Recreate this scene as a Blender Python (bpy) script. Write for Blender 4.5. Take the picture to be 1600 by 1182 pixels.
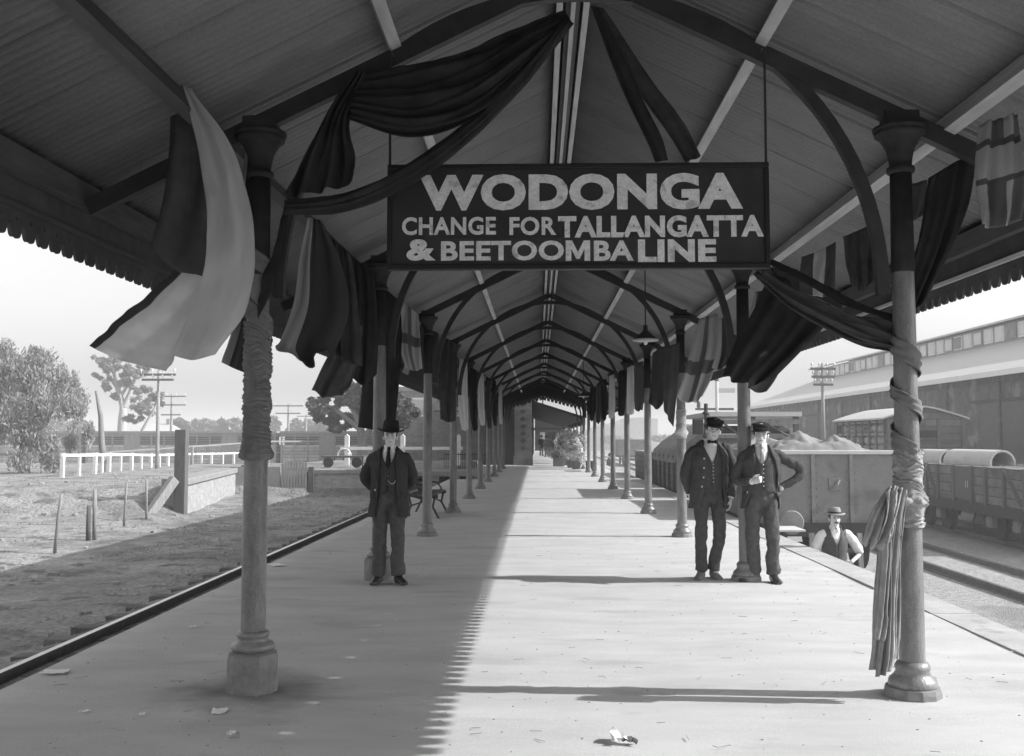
import bpy, bmesh, math, random
from mathutils import Vector, Matrix, noise
R = math.radians
random.seed(7)
scene = bpy.context.scene
for o in list(bpy.data.objects): bpy.data.objects.remove(o)
col = scene.collection

# ------------------------------------------------------------------ camera
FPX, CX, CY, HC = 1547.0, 800.0, 591.0, 1.57
VX, VY = 841.0, 684.0
TH = math.atan((VY-CY)/FPX)
PS = math.atan((VX-CX)/(FPX*math.cos(TH)+(VY-CY)*math.sin(TH)))
cd = bpy.data.cameras.new('camera'); cam = bpy.data.objects.new('camera', cd); col.objects.link(cam)
cd.sensor_width = 36; cd.lens = 36*FPX/1600; cd.clip_end = 6000; cd.clip_start = .05
cam.location = (0, 0, HC); cam.rotation_euler = (math.pi/2+TH, 0, PS)
scene.camera = cam

def P(px, py, Y):
    """point of the place at distance Y along the platform seen in direction (px, py)"""
    r, u = px-CX, CY-py
    fw = FPX*math.cos(TH)-u*math.sin(TH); up = FPX*math.sin(TH)+u*math.cos(TH)
    X = r*math.cos(PS)-fw*math.sin(PS); W = r*math.sin(PS)+fw*math.cos(PS)
    s = Y/W
    return Vector((X*s, Y, HC+up*s))

# ------------------------------------------------------------------ light
SUN_EL = R(34.1); SUN_AZ = -.032
S = Vector((math.cos(SUN_EL)*math.cos(SUN_AZ), math.cos(SUN_EL)*math.sin(SUN_AZ), math.sin(SUN_EL)))
w = bpy.data.worlds.new("World"); scene.world = w; w.use_nodes = True
nt = w.node_tree; bg = nt.nodes['Background']
sky = nt.nodes.new('ShaderNodeTexSky'); sky.sky_type = 'NISHITA'; sky.sun_disc = False
sky.sun_elevation = SUN_EL; sky.sun_rotation = R(90)-SUN_AZ; sky.air_density = 1.0; sky.dust_density = 3.0
# a neutral sky seen as a blue-sensitive plate sees it
bw = nt.nodes.new('ShaderNodeSeparateColor')
nt.links.new(sky.outputs[0], bw.inputs[0]); nt.links.new(bw.outputs[2], bg.inputs[0])
bg.inputs[1].default_value = .15
sl = bpy.data.lights.new('sun', 'SUN'); sl.energy = 3.9; sl.angle = R(.53); sl.color = (1, 1, 1)
so = bpy.data.objects.new('sun', sl); col.objects.link(so); so.rotation_euler = S.to_track_quat('Z', 'Y').to_euler()
scene.view_settings.view_transform = 'Standard'; scene.view_settings.look = 'None'
scene.view_settings.gamma = 1; scene.view_settings.exposure = .76
scene.cycles.max_bounces = 8; scene.cycles.diffuse_bounces = 5

# ------------------------------------------------------------------ materials
MATS = {}
def mat(name, g, rough=.8, var=.25, scale=6., bump=0., bscale=40., metal=0., kind=None, **k):
    if name in MATS: return MATS[name]
    m = bpy.data.materials.new(name); m.use_nodes = True; MATS[name] = m
    n = m.node_tree.nodes; L = m.node_tree.links; b = n['Principled BSDF']
    b.inputs['Roughness'].default_value = rough; b.inputs['Metallic'].default_value = metal
    b.inputs['Specular IOR Level'].default_value = k.get('spec', .3)
    tc = n.new('ShaderNodeTexCoord'); mp = n.new('ShaderNodeMapping')
    mp.inputs['Scale'].default_value = k.get('stretch', (1, 1, 1))
    L.new(tc.outputs['Object'], mp.inputs[0])
    ns = n.new('ShaderNodeTexNoise'); ns.inputs['Scale'].default_value = scale; ns.inputs['Detail'].default_value = 8
    ns.inputs['Roughness'].default_value = .62
    L.new(mp.outputs[0], ns.inputs['Vector'])
    rp = n.new('ShaderNodeValToRGB'); e = rp.color_ramp.elements
    lo, hi = g*(1-var), g*(1+var)
    e[0].position = .3; e[1].position = .7
    e[0].color = (lo, lo, lo, 1); e[1].color = (hi, hi, hi, 1)
    L.new(ns.outputs['Fac'], rp.inputs[0]); out = rp.outputs[0]
    def math_(op, a, bb):
        q = n.new('ShaderNodeMath'); q.operation = op
        for i, v in enumerate((a, bb)):
            if isinstance(v, (int, float)): q.inputs[i].default_value = v
            else: L.new(v, q.inputs[i])
        return q.outputs[0]
    def mix(f, a, bb, t='MIX'):
        q = n.new('ShaderNodeMix'); q.data_type = 'RGBA'; q.blend_type = t
        for i, v in ((0, f), (6, a), (7, bb)):
            if isinstance(v, (int, float)): q.inputs[i].default_value = v if i == 0 else (v, v, v, 1)
            else: L.new(v, q.inputs[i])
        return q.outputs[2]
    if kind in ('brick', 'board'):
        sx = n.new('ShaderNodeSeparateXYZ'); L.new(tc.outputs['Object'], sx.inputs[0])
        cb = n.new('ShaderNodeCombineXYZ'); L.new(math_('ADD', sx.outputs[0], sx.outputs[1]), cb.inputs[0]); L.new(sx.outputs[2], cb.inputs[1])
        br = n.new('ShaderNodeTexBrick'); L.new(cb.outputs[0], br.inputs[0])
        br.inputs['Scale'].default_value = 1
        br.inputs['Brick Width'].default_value = k.get('bw', .23); br.inputs['Row Height'].default_value = k.get('bh', .075)
        br.inputs['Mortar Size'].default_value = k.get('mortar', .006)
        mg = k.get('mg', g*1.5)
        br.inputs['Color1'].default_value = (.8, .8, .8, 1); br.inputs['Color2'].default_value = (1.15, 1.15, 1.15, 1)
        br.inputs['Mortar'].default_value = (mg/g, mg/g, mg/g, 1)
        out = mix(1., out, br.outputs['Color'], 'MULTIPLY')
    if 'spots' in k:      # blotches / stains with an outline of their own
        sc, dk, th = k['spots']
        n2 = n.new('ShaderNodeTexNoise'); n2.inputs['Scale'].default_value = sc; n2.inputs['Detail'].default_value = 5
        L.new(mp.outputs[0], n2.inputs['Vector'])
        r2 = n.new('ShaderNodeValToRGB'); r2.color_ramp.elements[0].position = th; r2.color_ramp.elements[1].position = th+.08
        L.new(n2.outputs['Fac'], r2.inputs[0])
        out = mix(r2.outputs[0], out, dk)
    if 'speck' in k:      # fine grain
        n3 = n.new('ShaderNodeTexNoise'); n3.inputs['Scale'].default_value = k['speck'][0]; n3.inputs['Detail'].default_value = 3; L.new(tc.outputs['Object'], n3.inputs['Vector'])
        r6 = n.new('ShaderNodeValToRGB'); r6.color_ramp.elements[0].position = .3; r6.color_ramp.elements[1].position = .7; q_ = k['speck'][1]
        r6.color_ramp.elements[0].color = (1-q_, 1-q_, 1-q_, 1); r6.color_ramp.elements[1].color = (1+q_*.6, 1+q_*.6, 1+q_*.6, 1); L.new(n3.outputs['Fac'], r6.inputs[0])
        out = mix(1., out, r6.outputs[0], 'MULTIPLY')
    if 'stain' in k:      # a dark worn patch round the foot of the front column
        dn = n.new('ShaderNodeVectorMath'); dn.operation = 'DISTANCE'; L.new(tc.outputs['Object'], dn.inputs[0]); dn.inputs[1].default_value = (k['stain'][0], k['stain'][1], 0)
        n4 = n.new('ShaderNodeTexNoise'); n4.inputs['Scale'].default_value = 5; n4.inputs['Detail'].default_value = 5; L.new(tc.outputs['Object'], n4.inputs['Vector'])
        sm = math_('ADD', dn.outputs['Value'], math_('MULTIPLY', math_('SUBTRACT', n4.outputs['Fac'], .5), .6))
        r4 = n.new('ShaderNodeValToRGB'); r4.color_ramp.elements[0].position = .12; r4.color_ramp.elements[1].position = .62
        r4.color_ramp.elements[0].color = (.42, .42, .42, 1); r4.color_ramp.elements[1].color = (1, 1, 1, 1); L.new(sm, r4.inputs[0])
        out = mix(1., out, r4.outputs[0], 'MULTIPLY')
    if 'uvramp' in k:     # bands across a flag: list of (position, grey), along u or v
        uv = n.new('ShaderNodeUVMap'); sx = n.new('ShaderNodeSeparateXYZ'); L.new(uv.outputs[0], sx.inputs[0])
        def ramp(src, stops):
            r3 = n.new('ShaderNodeValToRGB'); r3.color_ramp.interpolation = 'CONSTANT'; ee = r3.color_ramp.elements
            while len(ee) < len(stops): ee.new(.5)
            for q, (p_, gg) in zip(ee, stops): q.position = p_; q.color = (gg, gg, gg, 1)
            L.new(src, r3.inputs[0]); return r3.outputs[0]
        base = ramp(sx.outputs[0], k['uvramp'])
        if 'vramp' in k:
            base = mix(ramp(sx.outputs[1], k['vmask']), base, ramp(sx.outputs[1], k['vramp']))
        out = mix(1., mix(.0, out, out), base) if False else mix(.88, out, base)
    L.new(out, b.inputs['Base Color'])
    if bump:
        nb = n.new('ShaderNodeTexNoise'); nb.inputs['Scale'].default_value = bscale; nb.inputs['Detail'].default_value = 6
        L.new(mp.outputs[0], nb.inputs['Vector'])
        bp = n.new('ShaderNodeBump'); bp.inputs['Strength'].default_value = 1; bp.inputs['Distance'].default_value = bump
        L.new(nb.outputs['Fac'], bp.inputs['Height']); L.new(bp.outputs[0], b.inputs['Normal'])
    if 'trans' in k:
        tr = n.new('ShaderNodeBsdfTranslucent'); L.new(out, tr.inputs[0]); mx = n.new('ShaderNodeMixShader')
        mx.inputs[0].default_value = k['trans']
        L.new(b.outputs[0], mx.inputs[1]); L.new(tr.outputs[0], mx.inputs[2]); L.new(mx.outputs[0], n['Material Output'].inputs[0])
    return m

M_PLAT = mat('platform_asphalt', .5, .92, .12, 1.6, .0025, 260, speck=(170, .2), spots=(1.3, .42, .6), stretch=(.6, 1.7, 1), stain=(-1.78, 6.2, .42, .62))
M_DIRT = mat('dirt', .26, 1, .38, .9, .06, 11, spots=(1.9, .14, .56), speck=(14, .35))
M_BALL = mat('ballast', .34, 1, .35, 9, .04, 30, spots=(.5, .24, .6))
M_IRON = mat('corrugated_iron', .225, .75, .12, 2.0, stretch=(.5, 1.4, 1), spec=.2, spots=(1.6, .19, .62), speck=(60, .12))
M_FRAME = mat('dark_iron_paint', .045, .6, .3, 8, spec=.35)
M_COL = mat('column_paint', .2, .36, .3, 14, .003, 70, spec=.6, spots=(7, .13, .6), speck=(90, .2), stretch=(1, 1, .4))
M_COLD = mat('dark_paint_and_shade', .045, .7, .3, 14, spec=.15)  # dark paint, and the painted shade on the upper column shafts
M_STONE = mat('base_stone', .23, .9, .25, 12, .004, 60)
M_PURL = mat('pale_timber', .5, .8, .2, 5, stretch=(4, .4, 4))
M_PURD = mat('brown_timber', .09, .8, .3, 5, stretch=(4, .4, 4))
M_VAL = mat('valance_paint', .09, .8, .25, 6, spec=.1)
M_SIGN = mat('sign_board_paint', .035, .6, .3, 5, spec=.4, spots=(3, .045, .6))
M_SIGNF = mat('sign_frame_paint', .022, .55, .25, 8)
M_PATCH = mat('overpainted_strip', .055, .6, .2, 8)
M_LET = mat('letter_paint', .82, .8, .13, 16, spots=(14, .55, .6), speck=(60, .15))
M_STEEL = mat('rail_steel', .2, .6, .3, 10, metal=.2)
M_RTOP = mat('rail_head', .5, .25, .1, 10, metal=.9)
M_SLEEP = mat('sleeper_timber', .14, .95, .4, 4, .01, 20)
M_BRICK = mat('brick', .20, .9, .2, 3, kind='brick', mg=.27)
M_BRICKL = mat('pale_brick', .34, .9, .15, 3, kind='brick', mg=.42)
M_BRICKD = mat('dark_brick', .1, .9, .25, 3, kind='brick', mg=.12)
M_COPE = mat('coping_stone', .27, .9, .2, 5, .01, 14)
M_WHITE = mat('white_paint', .78, .7, .08, 6)
M_WEATH = mat('weathered_timber', .28, .9, .3, 6, .01, 25, stretch=(5, 5, .6))
M_DARKT = mat('dark_timber', .13, .9, .3, 6, .01, 25, stretch=(5, 5, .6))
M_BOARD = mat('wagon_boards', .17, .85, .3, 4, .006, 18, spots=(1.2, .09, .58), kind='board', bw=3., bh=.23, mortar=.012, mg=.05)
M_WSTEEL = mat('wagon_steel', .25, .6, .14, 3, .003, 12, spots=(1.7, .18, .57), speck=(30, .1))
M_UNDER = mat('underframe', .05, .8, .3, 8)
M_TARP = mat('tarpaulin', .22, .85, .3, 3, .02, 7)
M_TARPL = mat('pale_tarpaulin', .21, .85, .25, 3, .02, 7)
M_CONC = mat('concrete_pipe', .55, .9, .12, 4)
M_CIRON = mat('shed_roof_iron', .5, .6, .12, 1.2, stretch=(.3, 6, 1))
M_SHEDW = mat('shed_boards', .13, .9, .4, 2.5, kind='board', bw=.25, bh=5, mortar=.012, mg=.05, spots=(1.0, .26, .55), speck=(9, .3))
M_GLASS = mat('window_glass', .5, .15, .15, 1.2, spec=.6)
M_BLACK = mat('dark_opening', .02, .8, .2, 5)
M_BARK = mat('bark', .22, .95, .35, 9, .02, 30, stretch=(3, 3, .5))
M_BARKL = mat('pale_bark', .42, .9, .25, 6, stretch=(3, 3, .5))
M_LEAF = mat('pepper_leaf', .3, .7, .45, 1.3, trans=.4)
M_LEAFD = mat('dark_leaf', .12, .5, .5, 2.5, trans=.2, spec=.5)
M_LEAFG = mat('gum_leaf', .26, .7, .4, 1.2, trans=.4)
M_LEAFF = mat('far_leaf', .14, .8, .35, .3)
M_SHRUB = mat('shrub_leaf', .7, .6, .5, 5, trans=.35)
M_SKIN = mat('skin', .66, .6, .06, 12, spec=.35)
M_SUIT = mat('dark_suit_cloth', .062, .95, .3, 22, .003, 140, spec=.15)
M_SUITJ = mat('dark_jacket_cloth', .054, .95, .25, 22, .003, 140, spec=.15)
M_UNI = mat('uniform_cloth', .075, .95, .25, 22, .003, 140, spec=.15)
M_TROU = mat('grey_trouser_cloth', .095, .95, .25, 22, .003, 140, spec=.15)
M_SHIRT = mat('white_shirt', .85, .8, .06, 20)
M_FELT = mat('black_felt', .018, .95, .3, 30)
M_BAND = mat('hat_band', .01, .6, .2, 30)
M_HAIR = mat('dark_hair', .025, .6, .4, 60)
M_BOOT = mat('black_leather', .03, .35, .3, 20, spec=.6)
M_BOOTG = mat('dusty_leather', .17, .7, .3, 20)
M_EYE = mat('eye_dark', .02, .3, .1, 30)
M_LIP = mat('lip', .2, .6, .1, 30)
M_BRASS = mat('bright_metal', .75, .3, .1, 30, metal=.6)
M_GFELT = mat('grey_felt', .28, .95, .2, 30)
M_PAPER = mat('paper_scrap', .75, .8, .1, 20)
M_ENAM = mat('white_enamel', .65, .35, .08, 10)
CL_DK = mat('dark_bunting', .045, .95, .3, 6, .003, 120, trans=.12, spec=.1)
CL_DK2 = mat('maroon_bunting', .075, .95, .3, 6, .003, 120, trans=.15, spec=.1)
CL_GR = mat('grey_bunting', .13, .95, .2, 6, .003, 120, trans=.25, spec=.1)
CL_WRAP = mat('wound_bunting', .20, .95, .2, 9, .004, 70, spec=.1)
CL_WRAPL = mat('pale_wound_bunting', .33, .95, .2, 9, .004, 70, spec=.1)
CL_LT = mat('pale_bunting', .92, .95, .04, 5, .003, 120, trans=.92, spec=.1)
CL_WH = mat('white_flag', .92, .95, .04, 5, trans=.92, spec=.1, uvramp=((0, .16), (.16, .93), (.9, .9)))
CL_HALF = mat('two_band_flag', .4, .95, .1, 5, trans=.25, spec=.1, uvramp=((0, .5), (.36, .05)))
CL_STRIP = mat('pale_edged_flag', .2, .95, .1, 5, trans=.2, spec=.1, uvramp=((0, .5), (.2, .07)))
CL_TRI = mat('three_band_flag', .3, .95, .1, 5, trans=.25, spec=.1, uvramp=((0, .07), (.34, .55), (.67, .09)))
CL_CROSS = mat('cross_flag', .6, .95, .05, 5, trans=.3, spec=.1, uvramp=((0, .6), (.4, .2), (.58, .6)),
               vramp=((0, .6), (.42, .16), (.56, .6)), vmask=((0, 0), (.42, 1), (.56, 0)))
CL_BLOCK = mat('chequered_flag', .3, .95, .05, 5, trans=.3, spec=.1, uvramp=((0, .45), (.3, .13), (.62, .5), (.8, .22)),
               vramp=((0, .12), (.55, .5), (.8, .1)), vmask=((0, 0), (.5, 1), (.85, 0)))

# ------------------------------------------------------------------ mesh helpers
class MB:
    def __init__(s): s.v = []; s.f = []; s.uv = None
    def add(s, vs, fs):
        b = len(s.v); s.v += [tuple(x) for x in vs]; s.f += [tuple(b+i for i in f) for f in fs]; return s
    def box(s, x0, x1, y0, y1, z0, z1):
        return s.add([(x0,y0,z0),(x1,y0,z0),(x1,y1,z0),(x0,y1,z0),(x0,y0,z1),(x1,y0,z1),(x1,y1,z1),(x0,y1,z1)],
                     [(0,3,2,1),(4,5,6,7),(0,1,5,4),(1,2,6,5),(2,3,7,6),(3,0,4,7)])
    def bar(s, p, q, wd, h, up=(0,0,1)):
        p, q = Vector(p), Vector(q); d = (q-p).normalized(); up = Vector(up)
        if abs(d.dot(up)) > .98: up = Vector((0,1,0))
        a = d.cross(up).normalized()*wd/2; b = a.cross(d).normalized()*h/2
        return s.add([p-a-b,p+a-b,p+a+b,p-a+b,q-a-b,q+a-b,q+a+b,q-a+b],
                     [(0,1,2,3),(7,6,5,4),(0,4,5,1),(1,5,6,2),(2,6,7,3),(3,7,4,0)])
    def tube(s, pts, rad, seg=10, caps=True, flat=1., up=(0,1,0)):
        pts = [Vector(p) for p in pts]; n = len(pts)
        if isinstance(rad, (int, float)): rad = [rad]*n
        vs = []; pa = None
        for i, p in enumerate(pts):
            d = (pts[min(i+1,n-1)]-pts[max(i-1,0)]).normalized()
            u = Vector(up) if pa is None else pa
            if abs(d.dot(u)) > .98: u = Vector((1,0,0))
            a = (u-d*u.dot(d)).normalized(); pa = a; b = d.cross(a)
            for k in range(seg):
                t = 2*math.pi*k/seg; vs.append(p+a*math.cos(t)*rad[i]*flat+b*math.sin(t)*rad[i])
        fs = [(i*seg+k, i*seg+(k+1)%seg, (i+1)*seg+(k+1)%seg, (i+1)*seg+k) for i in range(n-1) for k in range(seg)]
        if caps: fs += [tuple(range(seg-1,-1,-1)), tuple((n-1)*seg+k for k in range(seg))]
        return s.add(vs, fs)
    def lathe(s, c, prof, seg=24, sx=1., sy=1.):
        c = Vector(c); n = len(prof)
        vs = [(c.x+r*math.cos(2*math.pi*k/seg)*sx, c.y+r*math.sin(2*math.pi*k/seg)*sy, c.z+z) for r, z in prof for k in range(seg)]
        fs = [(i*seg+k, i*seg+(k+1)%seg, (i+1)*seg+(k+1)%seg, (i+1)*seg+k) for i in range(n-1) for k in range(seg)]
        fs += [tuple(range(seg-1,-1,-1)), tuple((n-1)*seg+k for k in range(seg))]
        return s.add(vs, fs)
    def ell(s, c, rx, ry, rz, seg=12, rings=8, rot=None):
        c = Vector(c); vs = []; 
        for i in range(rings+1):
            ph = math.pi*i/rings
            for k in range(seg):
                t = 2*math.pi*k/seg
                v = Vector((rx*math.sin(ph)*math.cos(t), ry*math.sin(ph)*math.sin(t), -rz*math.cos(ph)))
                if rot: v = rot @ v
                vs.append(c+v)
        return s.add(vs, [(i*seg+k, i*seg+(k+1)%seg, (i+1)*seg+(k+1)%seg, (i+1)*seg+k) for i in range(rings) for k in range(seg)])
    def prism(s, poly, a, b):
        """poly: list of points mapped by functions a (near) and b (far)"""
        n = len(poly); vs = [a(p) for p in poly]+[b(p) for p in poly]
        return s.add(vs, [tuple(range(n-1,-1,-1)), tuple(range(n,2*n))]+[(i,(i+1)%n,n+(i+1)%n,n+i) for i in range(n)])
    def grid(s, rows, skip=None):
        nr, nc = len(rows), len(rows[0])
        return s.add([p for r in rows for p in r], [(i*nc+j, i*nc+j+1, (i+1)*nc+j+1, (i+1)*nc+j)
                     for i in range(nr-1) for j in range(nc-1) if not (skip and skip(i, j))])
    def build(s, name, m, parent=None, smooth=False, solid=0, remesh=0, bevel=0, sm=0, wrinkle=0, recalc=True):
        me = bpy.data.meshes.new(name); me.from_pydata(s.v, [], s.f)
        if recalc and not solid:
            bm = bmesh.new(); bm.from_mesh(me); bmesh.ops.remove_doubles(bm, verts=bm.verts, dist=1e-5) if remesh else None
            bmesh.ops.recalc_face_normals(bm, faces=bm.faces); bm.to_mesh(me); bm.free()
        if s.uv:
            ul = me.uv_layers.new(name='UVMap')
            for lp in me.loops: ul.data[lp.index].uv = s.uv[lp.vertex_index]
        o = bpy.data.objects.new(name, me); col.objects.link(o); me.materials.append(m)
        if remesh:
            r = o.modifiers.new('r', 'REMESH'); r.mode = 'VOXEL'; r.voxel_size = remesh
            if sm: q = o.modifiers.new('s', 'SMOOTH'); q.factor = .5; q.iterations = sm
        if bevel: q = o.modifiers.new('b', 'BEVEL'); q.width = bevel; q.segments = 2; q.limit_method = 'ANGLE'
        if wrinkle:
            tx = bpy.data.textures.new('fold', 'CLOUDS'); tx.noise_scale = .12; tx.noise_depth = 3
            q = o.modifiers.new('w', 'DISPLACE'); q.texture = tx; q.strength = wrinkle; q.mid_level = .5
        if solid: q = o.modifiers.new('t', 'SOLIDIFY'); q.thickness = solid; q.offset = 0
        if o.modifiers:
            bpy.context.view_layer.update()
            dg = bpy.context.evaluated_depsgraph_get()
            m2 = bpy.data.meshes.new_from_object(o.evaluated_get(dg)); o.modifiers.clear(); old = o.data; o.data = m2; m2.name = name
            bpy.data.meshes.remove(old)
            if not m2.materials: m2.materials.append(m)
        if smooth:
            for p in o.data.polygons: p.use_smooth = True
        if parent: o.parent = parent
        return o

def tag(o, label=None, cat=None, group=None, kind=None):
    if label: o['label'] = label
    if cat: o['category'] = cat
    if group: o['group'] = group
    if kind: o['kind'] = kind
    return o
def empty(name, loc=(0,0,0), rz=0):
    o = bpy.data.objects.new(name, None); col.objects.link(o); o.location = loc; o.rotation_euler = (0,0,rz); o.empty_display_size = .2
    return o
def thing(name, label, cat, loc=(0,0,0), rz=0, group=None):
    return tag(empty(name, loc, rz), label, cat, group)
def copy_tree(o, parent=None):
    c = o.copy(); col.objects.link(c)
    if parent: c.parent = parent
    for ch in [q for q in bpy.data.objects if q.parent == o]: copy_tree(ch, c)
    return c
def lerp(a, b, t): return a+(b-a)*t
def ss(a, b, x):
    t = max(0., min(1., (x-a)/(b-a))); return t*t*(3-2*t)
def cr(pts, t):
    """Catmull-Rom through pts, t in 0..1"""
    n = len(pts)-1
    if n == 0: return Vector(pts[0])
    x = min(t*n, n-1e-9); i = int(x); f = x-i
    p1, p2 = Vector(pts[i]), Vector(pts[i+1])
    p0 = Vector(pts[i-1]) if i > 0 else p1*2-p2
    p3 = Vector(pts[i+2]) if i+2 <= n else p2*2-p1
    return .5*((2*p1)+(p2-p0)*f+(2*p0-5*p1+4*p2-p3)*f*f+(3*p1-p0-3*p2+p3)*f**3)

# ================================================================== GROUND
WL = lambda y: lerp(-10.15, -11.85, (y-28.2)/10.8)        # line of the pale dock wall
def ground_z(x, y):
    nz = noise.noise(Vector((x*.35, y*.35, 0)))*.10+noise.noise(Vector((x*1.3, y*1.3, 3)))*.035
    if x > 0:
        z = -1.24+nz*.35
        if x > 3.8: z = -1.24+nz*.3
        return z-.2*ss(60, 400, y)
    low = -.66+.10*ss(-8, -15, x)
    if y > 38.35 and x > -11.9: hi = .28
    else: hi = .12
    if x < -8.9:
        wx = WL(min(max(y, 28.2), 39))
        if y <= 38.3:
            t = ss(25.5, 29.5, y+nz*8)*ss(wx-.12, wx-.4, x) if y > 28.2 else ss(25.5, 29.5, y+nz*8)*ss(-9.6, -11.5, x)
        else: t = 1
        z = lerp(low, hi, t)
    else:
        z = -.66 if y <= 38.45 else .28
        z = lerp(-.66, .28, ss(38.2, 38.5, y)) if x < -3.2 else -1.2
        if x > -3.9 and x <= -3.2: z = min(z, -.66) if y < 38.3 else z
    if -5.4 < x < -3.3 and y < 38.3: z += .10*ss(-5.4, -4.9, x)
    z += nz*(.55 if x < -5.5 else .18)
    far = ss(55, 75, y)
    return lerp(z, -1.0+nz, far)
xs = [-600,-400,-200,-120,-80,-60,-48,-40,-34]+[-30+.8*i for i in range(15)]+[-18+.3*i for i in range(20)]+[-12+.12*i for i in range(20)]+[-9.6+.2*i for i in range(32)]+[-3.1,-1,1,3,3.7,4.2,5,6,7,8,9,10,11,12,14,17,20,25,32,45,70,110,200,400,600]
ys = [-120,-60,-40,-15,-6,0,3]+[4+.35*i for i in range(63)]+[26+.22*i for i in range(64)]+[40.5,41.5,43,45,48,52,56,60,64,68,72,77,85,95,110,130,160,200,280,400,600,900]
ys = sorted(set(round(y,3) for y in ys)); xs = sorted(set(round(x,3) for x in xs))
g = MB(); g.grid([[(x, y, ground_z(x, y)) for x in xs] for y in ys])
go = tag(g.build('ground', M_DIRT, smooth=True), kind='structure')
# ballast yard on the right of the platform: one sheet a little above the earth
g = MB(); yy = [-40,-10,0,5,10,15,20,25,30,35,40,50,60,80,110,150,250,500]; xx = [3.5,5,6.5,7.5,9,10.5,12,14,16.5,17.5]
g.grid([[(x, y, ground_z(x, y)+.05+.03*noise.noise(Vector((x,y*.4,9)))) for x in xx] for y in yy])
tag(g.build('yard_ballast', M_BALL, smooth=True), kind='structure')
# scattered dirt clods and stones left of the line (uncountable)
rb = MB()
for i in range(300):
    x = random.uniform(-16, -4.0); y = random.uniform(7, 34); r = random.choice([.02,.03,.03,.05,.08])*random.uniform(.7,1.3)
    if -4.8 < x < -4.4: continue
    z = ground_z(x, y); q = [Vector((random.gauss(0,1), random.gauss(0,1), random.gauss(0,.6))).normalized()*r for _ in range(7)]
    rb.ell((x, y, z+.2*r), r*random.uniform(.8,1.6), r, r*.55, 5, 3, Matrix.Rotation(random.uniform(0,3),3,'Z'))
tag(rb.build('loose_stones', mat('stone_chips', .3, .95, .4, 3)), 'pale stones and clods scattered over the earth beside the left track', 'stones', kind='stuff')
gr = MB()
for i in range(9000):
    x = random.uniform(-22, -5.0) if i % 3 else random.uniform(-9, -5.0); y = random.uniform(7, 40)
    if noise.noise(Vector((x*.5, y*.5, 5))) < -.05: continue
    z = ground_z(x, y); h = random.uniform(.02,.065); a = random.uniform(0,6.3); wv = random.uniform(.015,.05)
    dx, dy = math.cos(a)*wv, math.sin(a)*wv
    gr.add([(x-dx,y-dy,z-.01),(x+dx,y+dy,z-.01),(x+random.gauss(0,.04),y+random.gauss(0,.04),z+h)], [(0,1,2)])
tag(gr.build('dry_grass', mat('dry_grass', .36, .95, .3, 3, trans=.5), recalc=False), 'short dry grass growing beside the left track', 'grass', kind='stuff')

# ================================================================== PLATFORM
pf = MB(); XL, XR = -3.38, 3.85
px_ = [XL, XL+.02]+[lerp(XL+.02, XR-.02, i/26) for i in range(1,26)]+[XR-.02, XR]
py_ = [-12,-4,0]+[2+.5*i for i in range(60)]+[33,36,40,45,50,55,60,70,90,130,190]
def pz(x, y):
    if x <= XL or x >= XR: return -.02
    return .012*noise.noise(Vector((x*.8, y*.5, 1)))
pf.grid([[(x, y, pz(x, y)) for x in px_] for y in py_])
tag(pf.build('platform', M_PLAT, smooth=True), kind='structure')
for i in range(40):      # pale edging slabs along the yard side
    y0 = 3+i*1.5
    tag(MB().box(XR-.36, XR+.02, y0+.008, y0+1.492, -.2, .0125+random.uniform(-.002,.002)).build('platform_edging', mat('edging_stone', .42, .95, .18, 2.5, .003, 120, speck=(120,.2), spots=(2, .3, .6)), bevel=.005), kind='structure')
gm = MB()
for i in range(1500):
    x = random.uniform(-3.3, 3.4); y = 4.2+26*random.random()**1.7; r = random.choice((.003,.004,.005,.006,.008)); a = random.uniform(0,6.3)
    if random.random() < .2:
        ln = random.uniform(.03,.09); gm.bar((x,y,.014),(x+math.cos(a)*ln,y+math.sin(a)*ln,.010), .003, .003)
    else: gm.ell((x,y,pz(x,y)+.001), r*1.4, r, r*.6, 5, 3, Matrix.Rotation(a,3,'Z'))
tag(gm.build('platform_grit', mat('grit', .36, .95, .45, 1.5)), 'grit, straw ends and tiny chips strewn over the platform', 'grit', kind='stuff')
pw = MB(); pw.box(XL+.0, XL+.3, -12, 190, -1.4, -.021); pw.box(XR-.3, XR, -12, 190, -1.5, -.021)
tag(pw.build('platform_wall', M_BRICKD), 'low brick facing wall along both edges of the platform', 'wall', kind='structure')

# ================================================================== TRACKS
def rail_mesh(x, y0, y1, zt, n=1):
    m = MB(); prof = [(-.07,-.14),(.07,-.14),(.07,-.125),(.012,-.11),(.012,-.04),(.035,-.03),(.035,0),(-.035,0),(-.035,-.03),(-.012,-.04),(-.012,-.11),(-.07,-.125)]
    return m.prism(prof, lambda p: (x+p[0], y0, zt+p[1]), lambda p: (x+p[0], y1, zt+p[1]))
def track(label, xa, zt, y0, y1, sl_x0, sl_x1, ns, rails, sleepers=True):
    t = thing('railway_track', label, 'track', (0, y0, zt), 0, 'railway tracks'); t['kind'] = 'structure'
    for x in rails:
        m = rail_mesh(x, 0, y1-y0, 0).build('rail', M_STEEL, t)
        h = MB().box(x-.033, x+.033, 0, y1-y0, .001, .006).build('rail_head', M_RTOP, m)
    for i in range(ns if sleepers else 0):
        y = .3+i*.72+random.uniform(-.06,.06)
        MB().box(sl_x0+random.uniform(-.08,.08), sl_x1+random.uniform(-.1,.1), y-.11, y+.11, -.25, -.098+random.uniform(-.008,.008)).build('sleeper', M_SLEEP, t, bevel=.012)
    return t
track('single worn rail with half buried sleepers close along the left platform edge', -4.64, -.45, 1.5, 38.6, -5.15, -4.2, 50, [-4.64])
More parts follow.
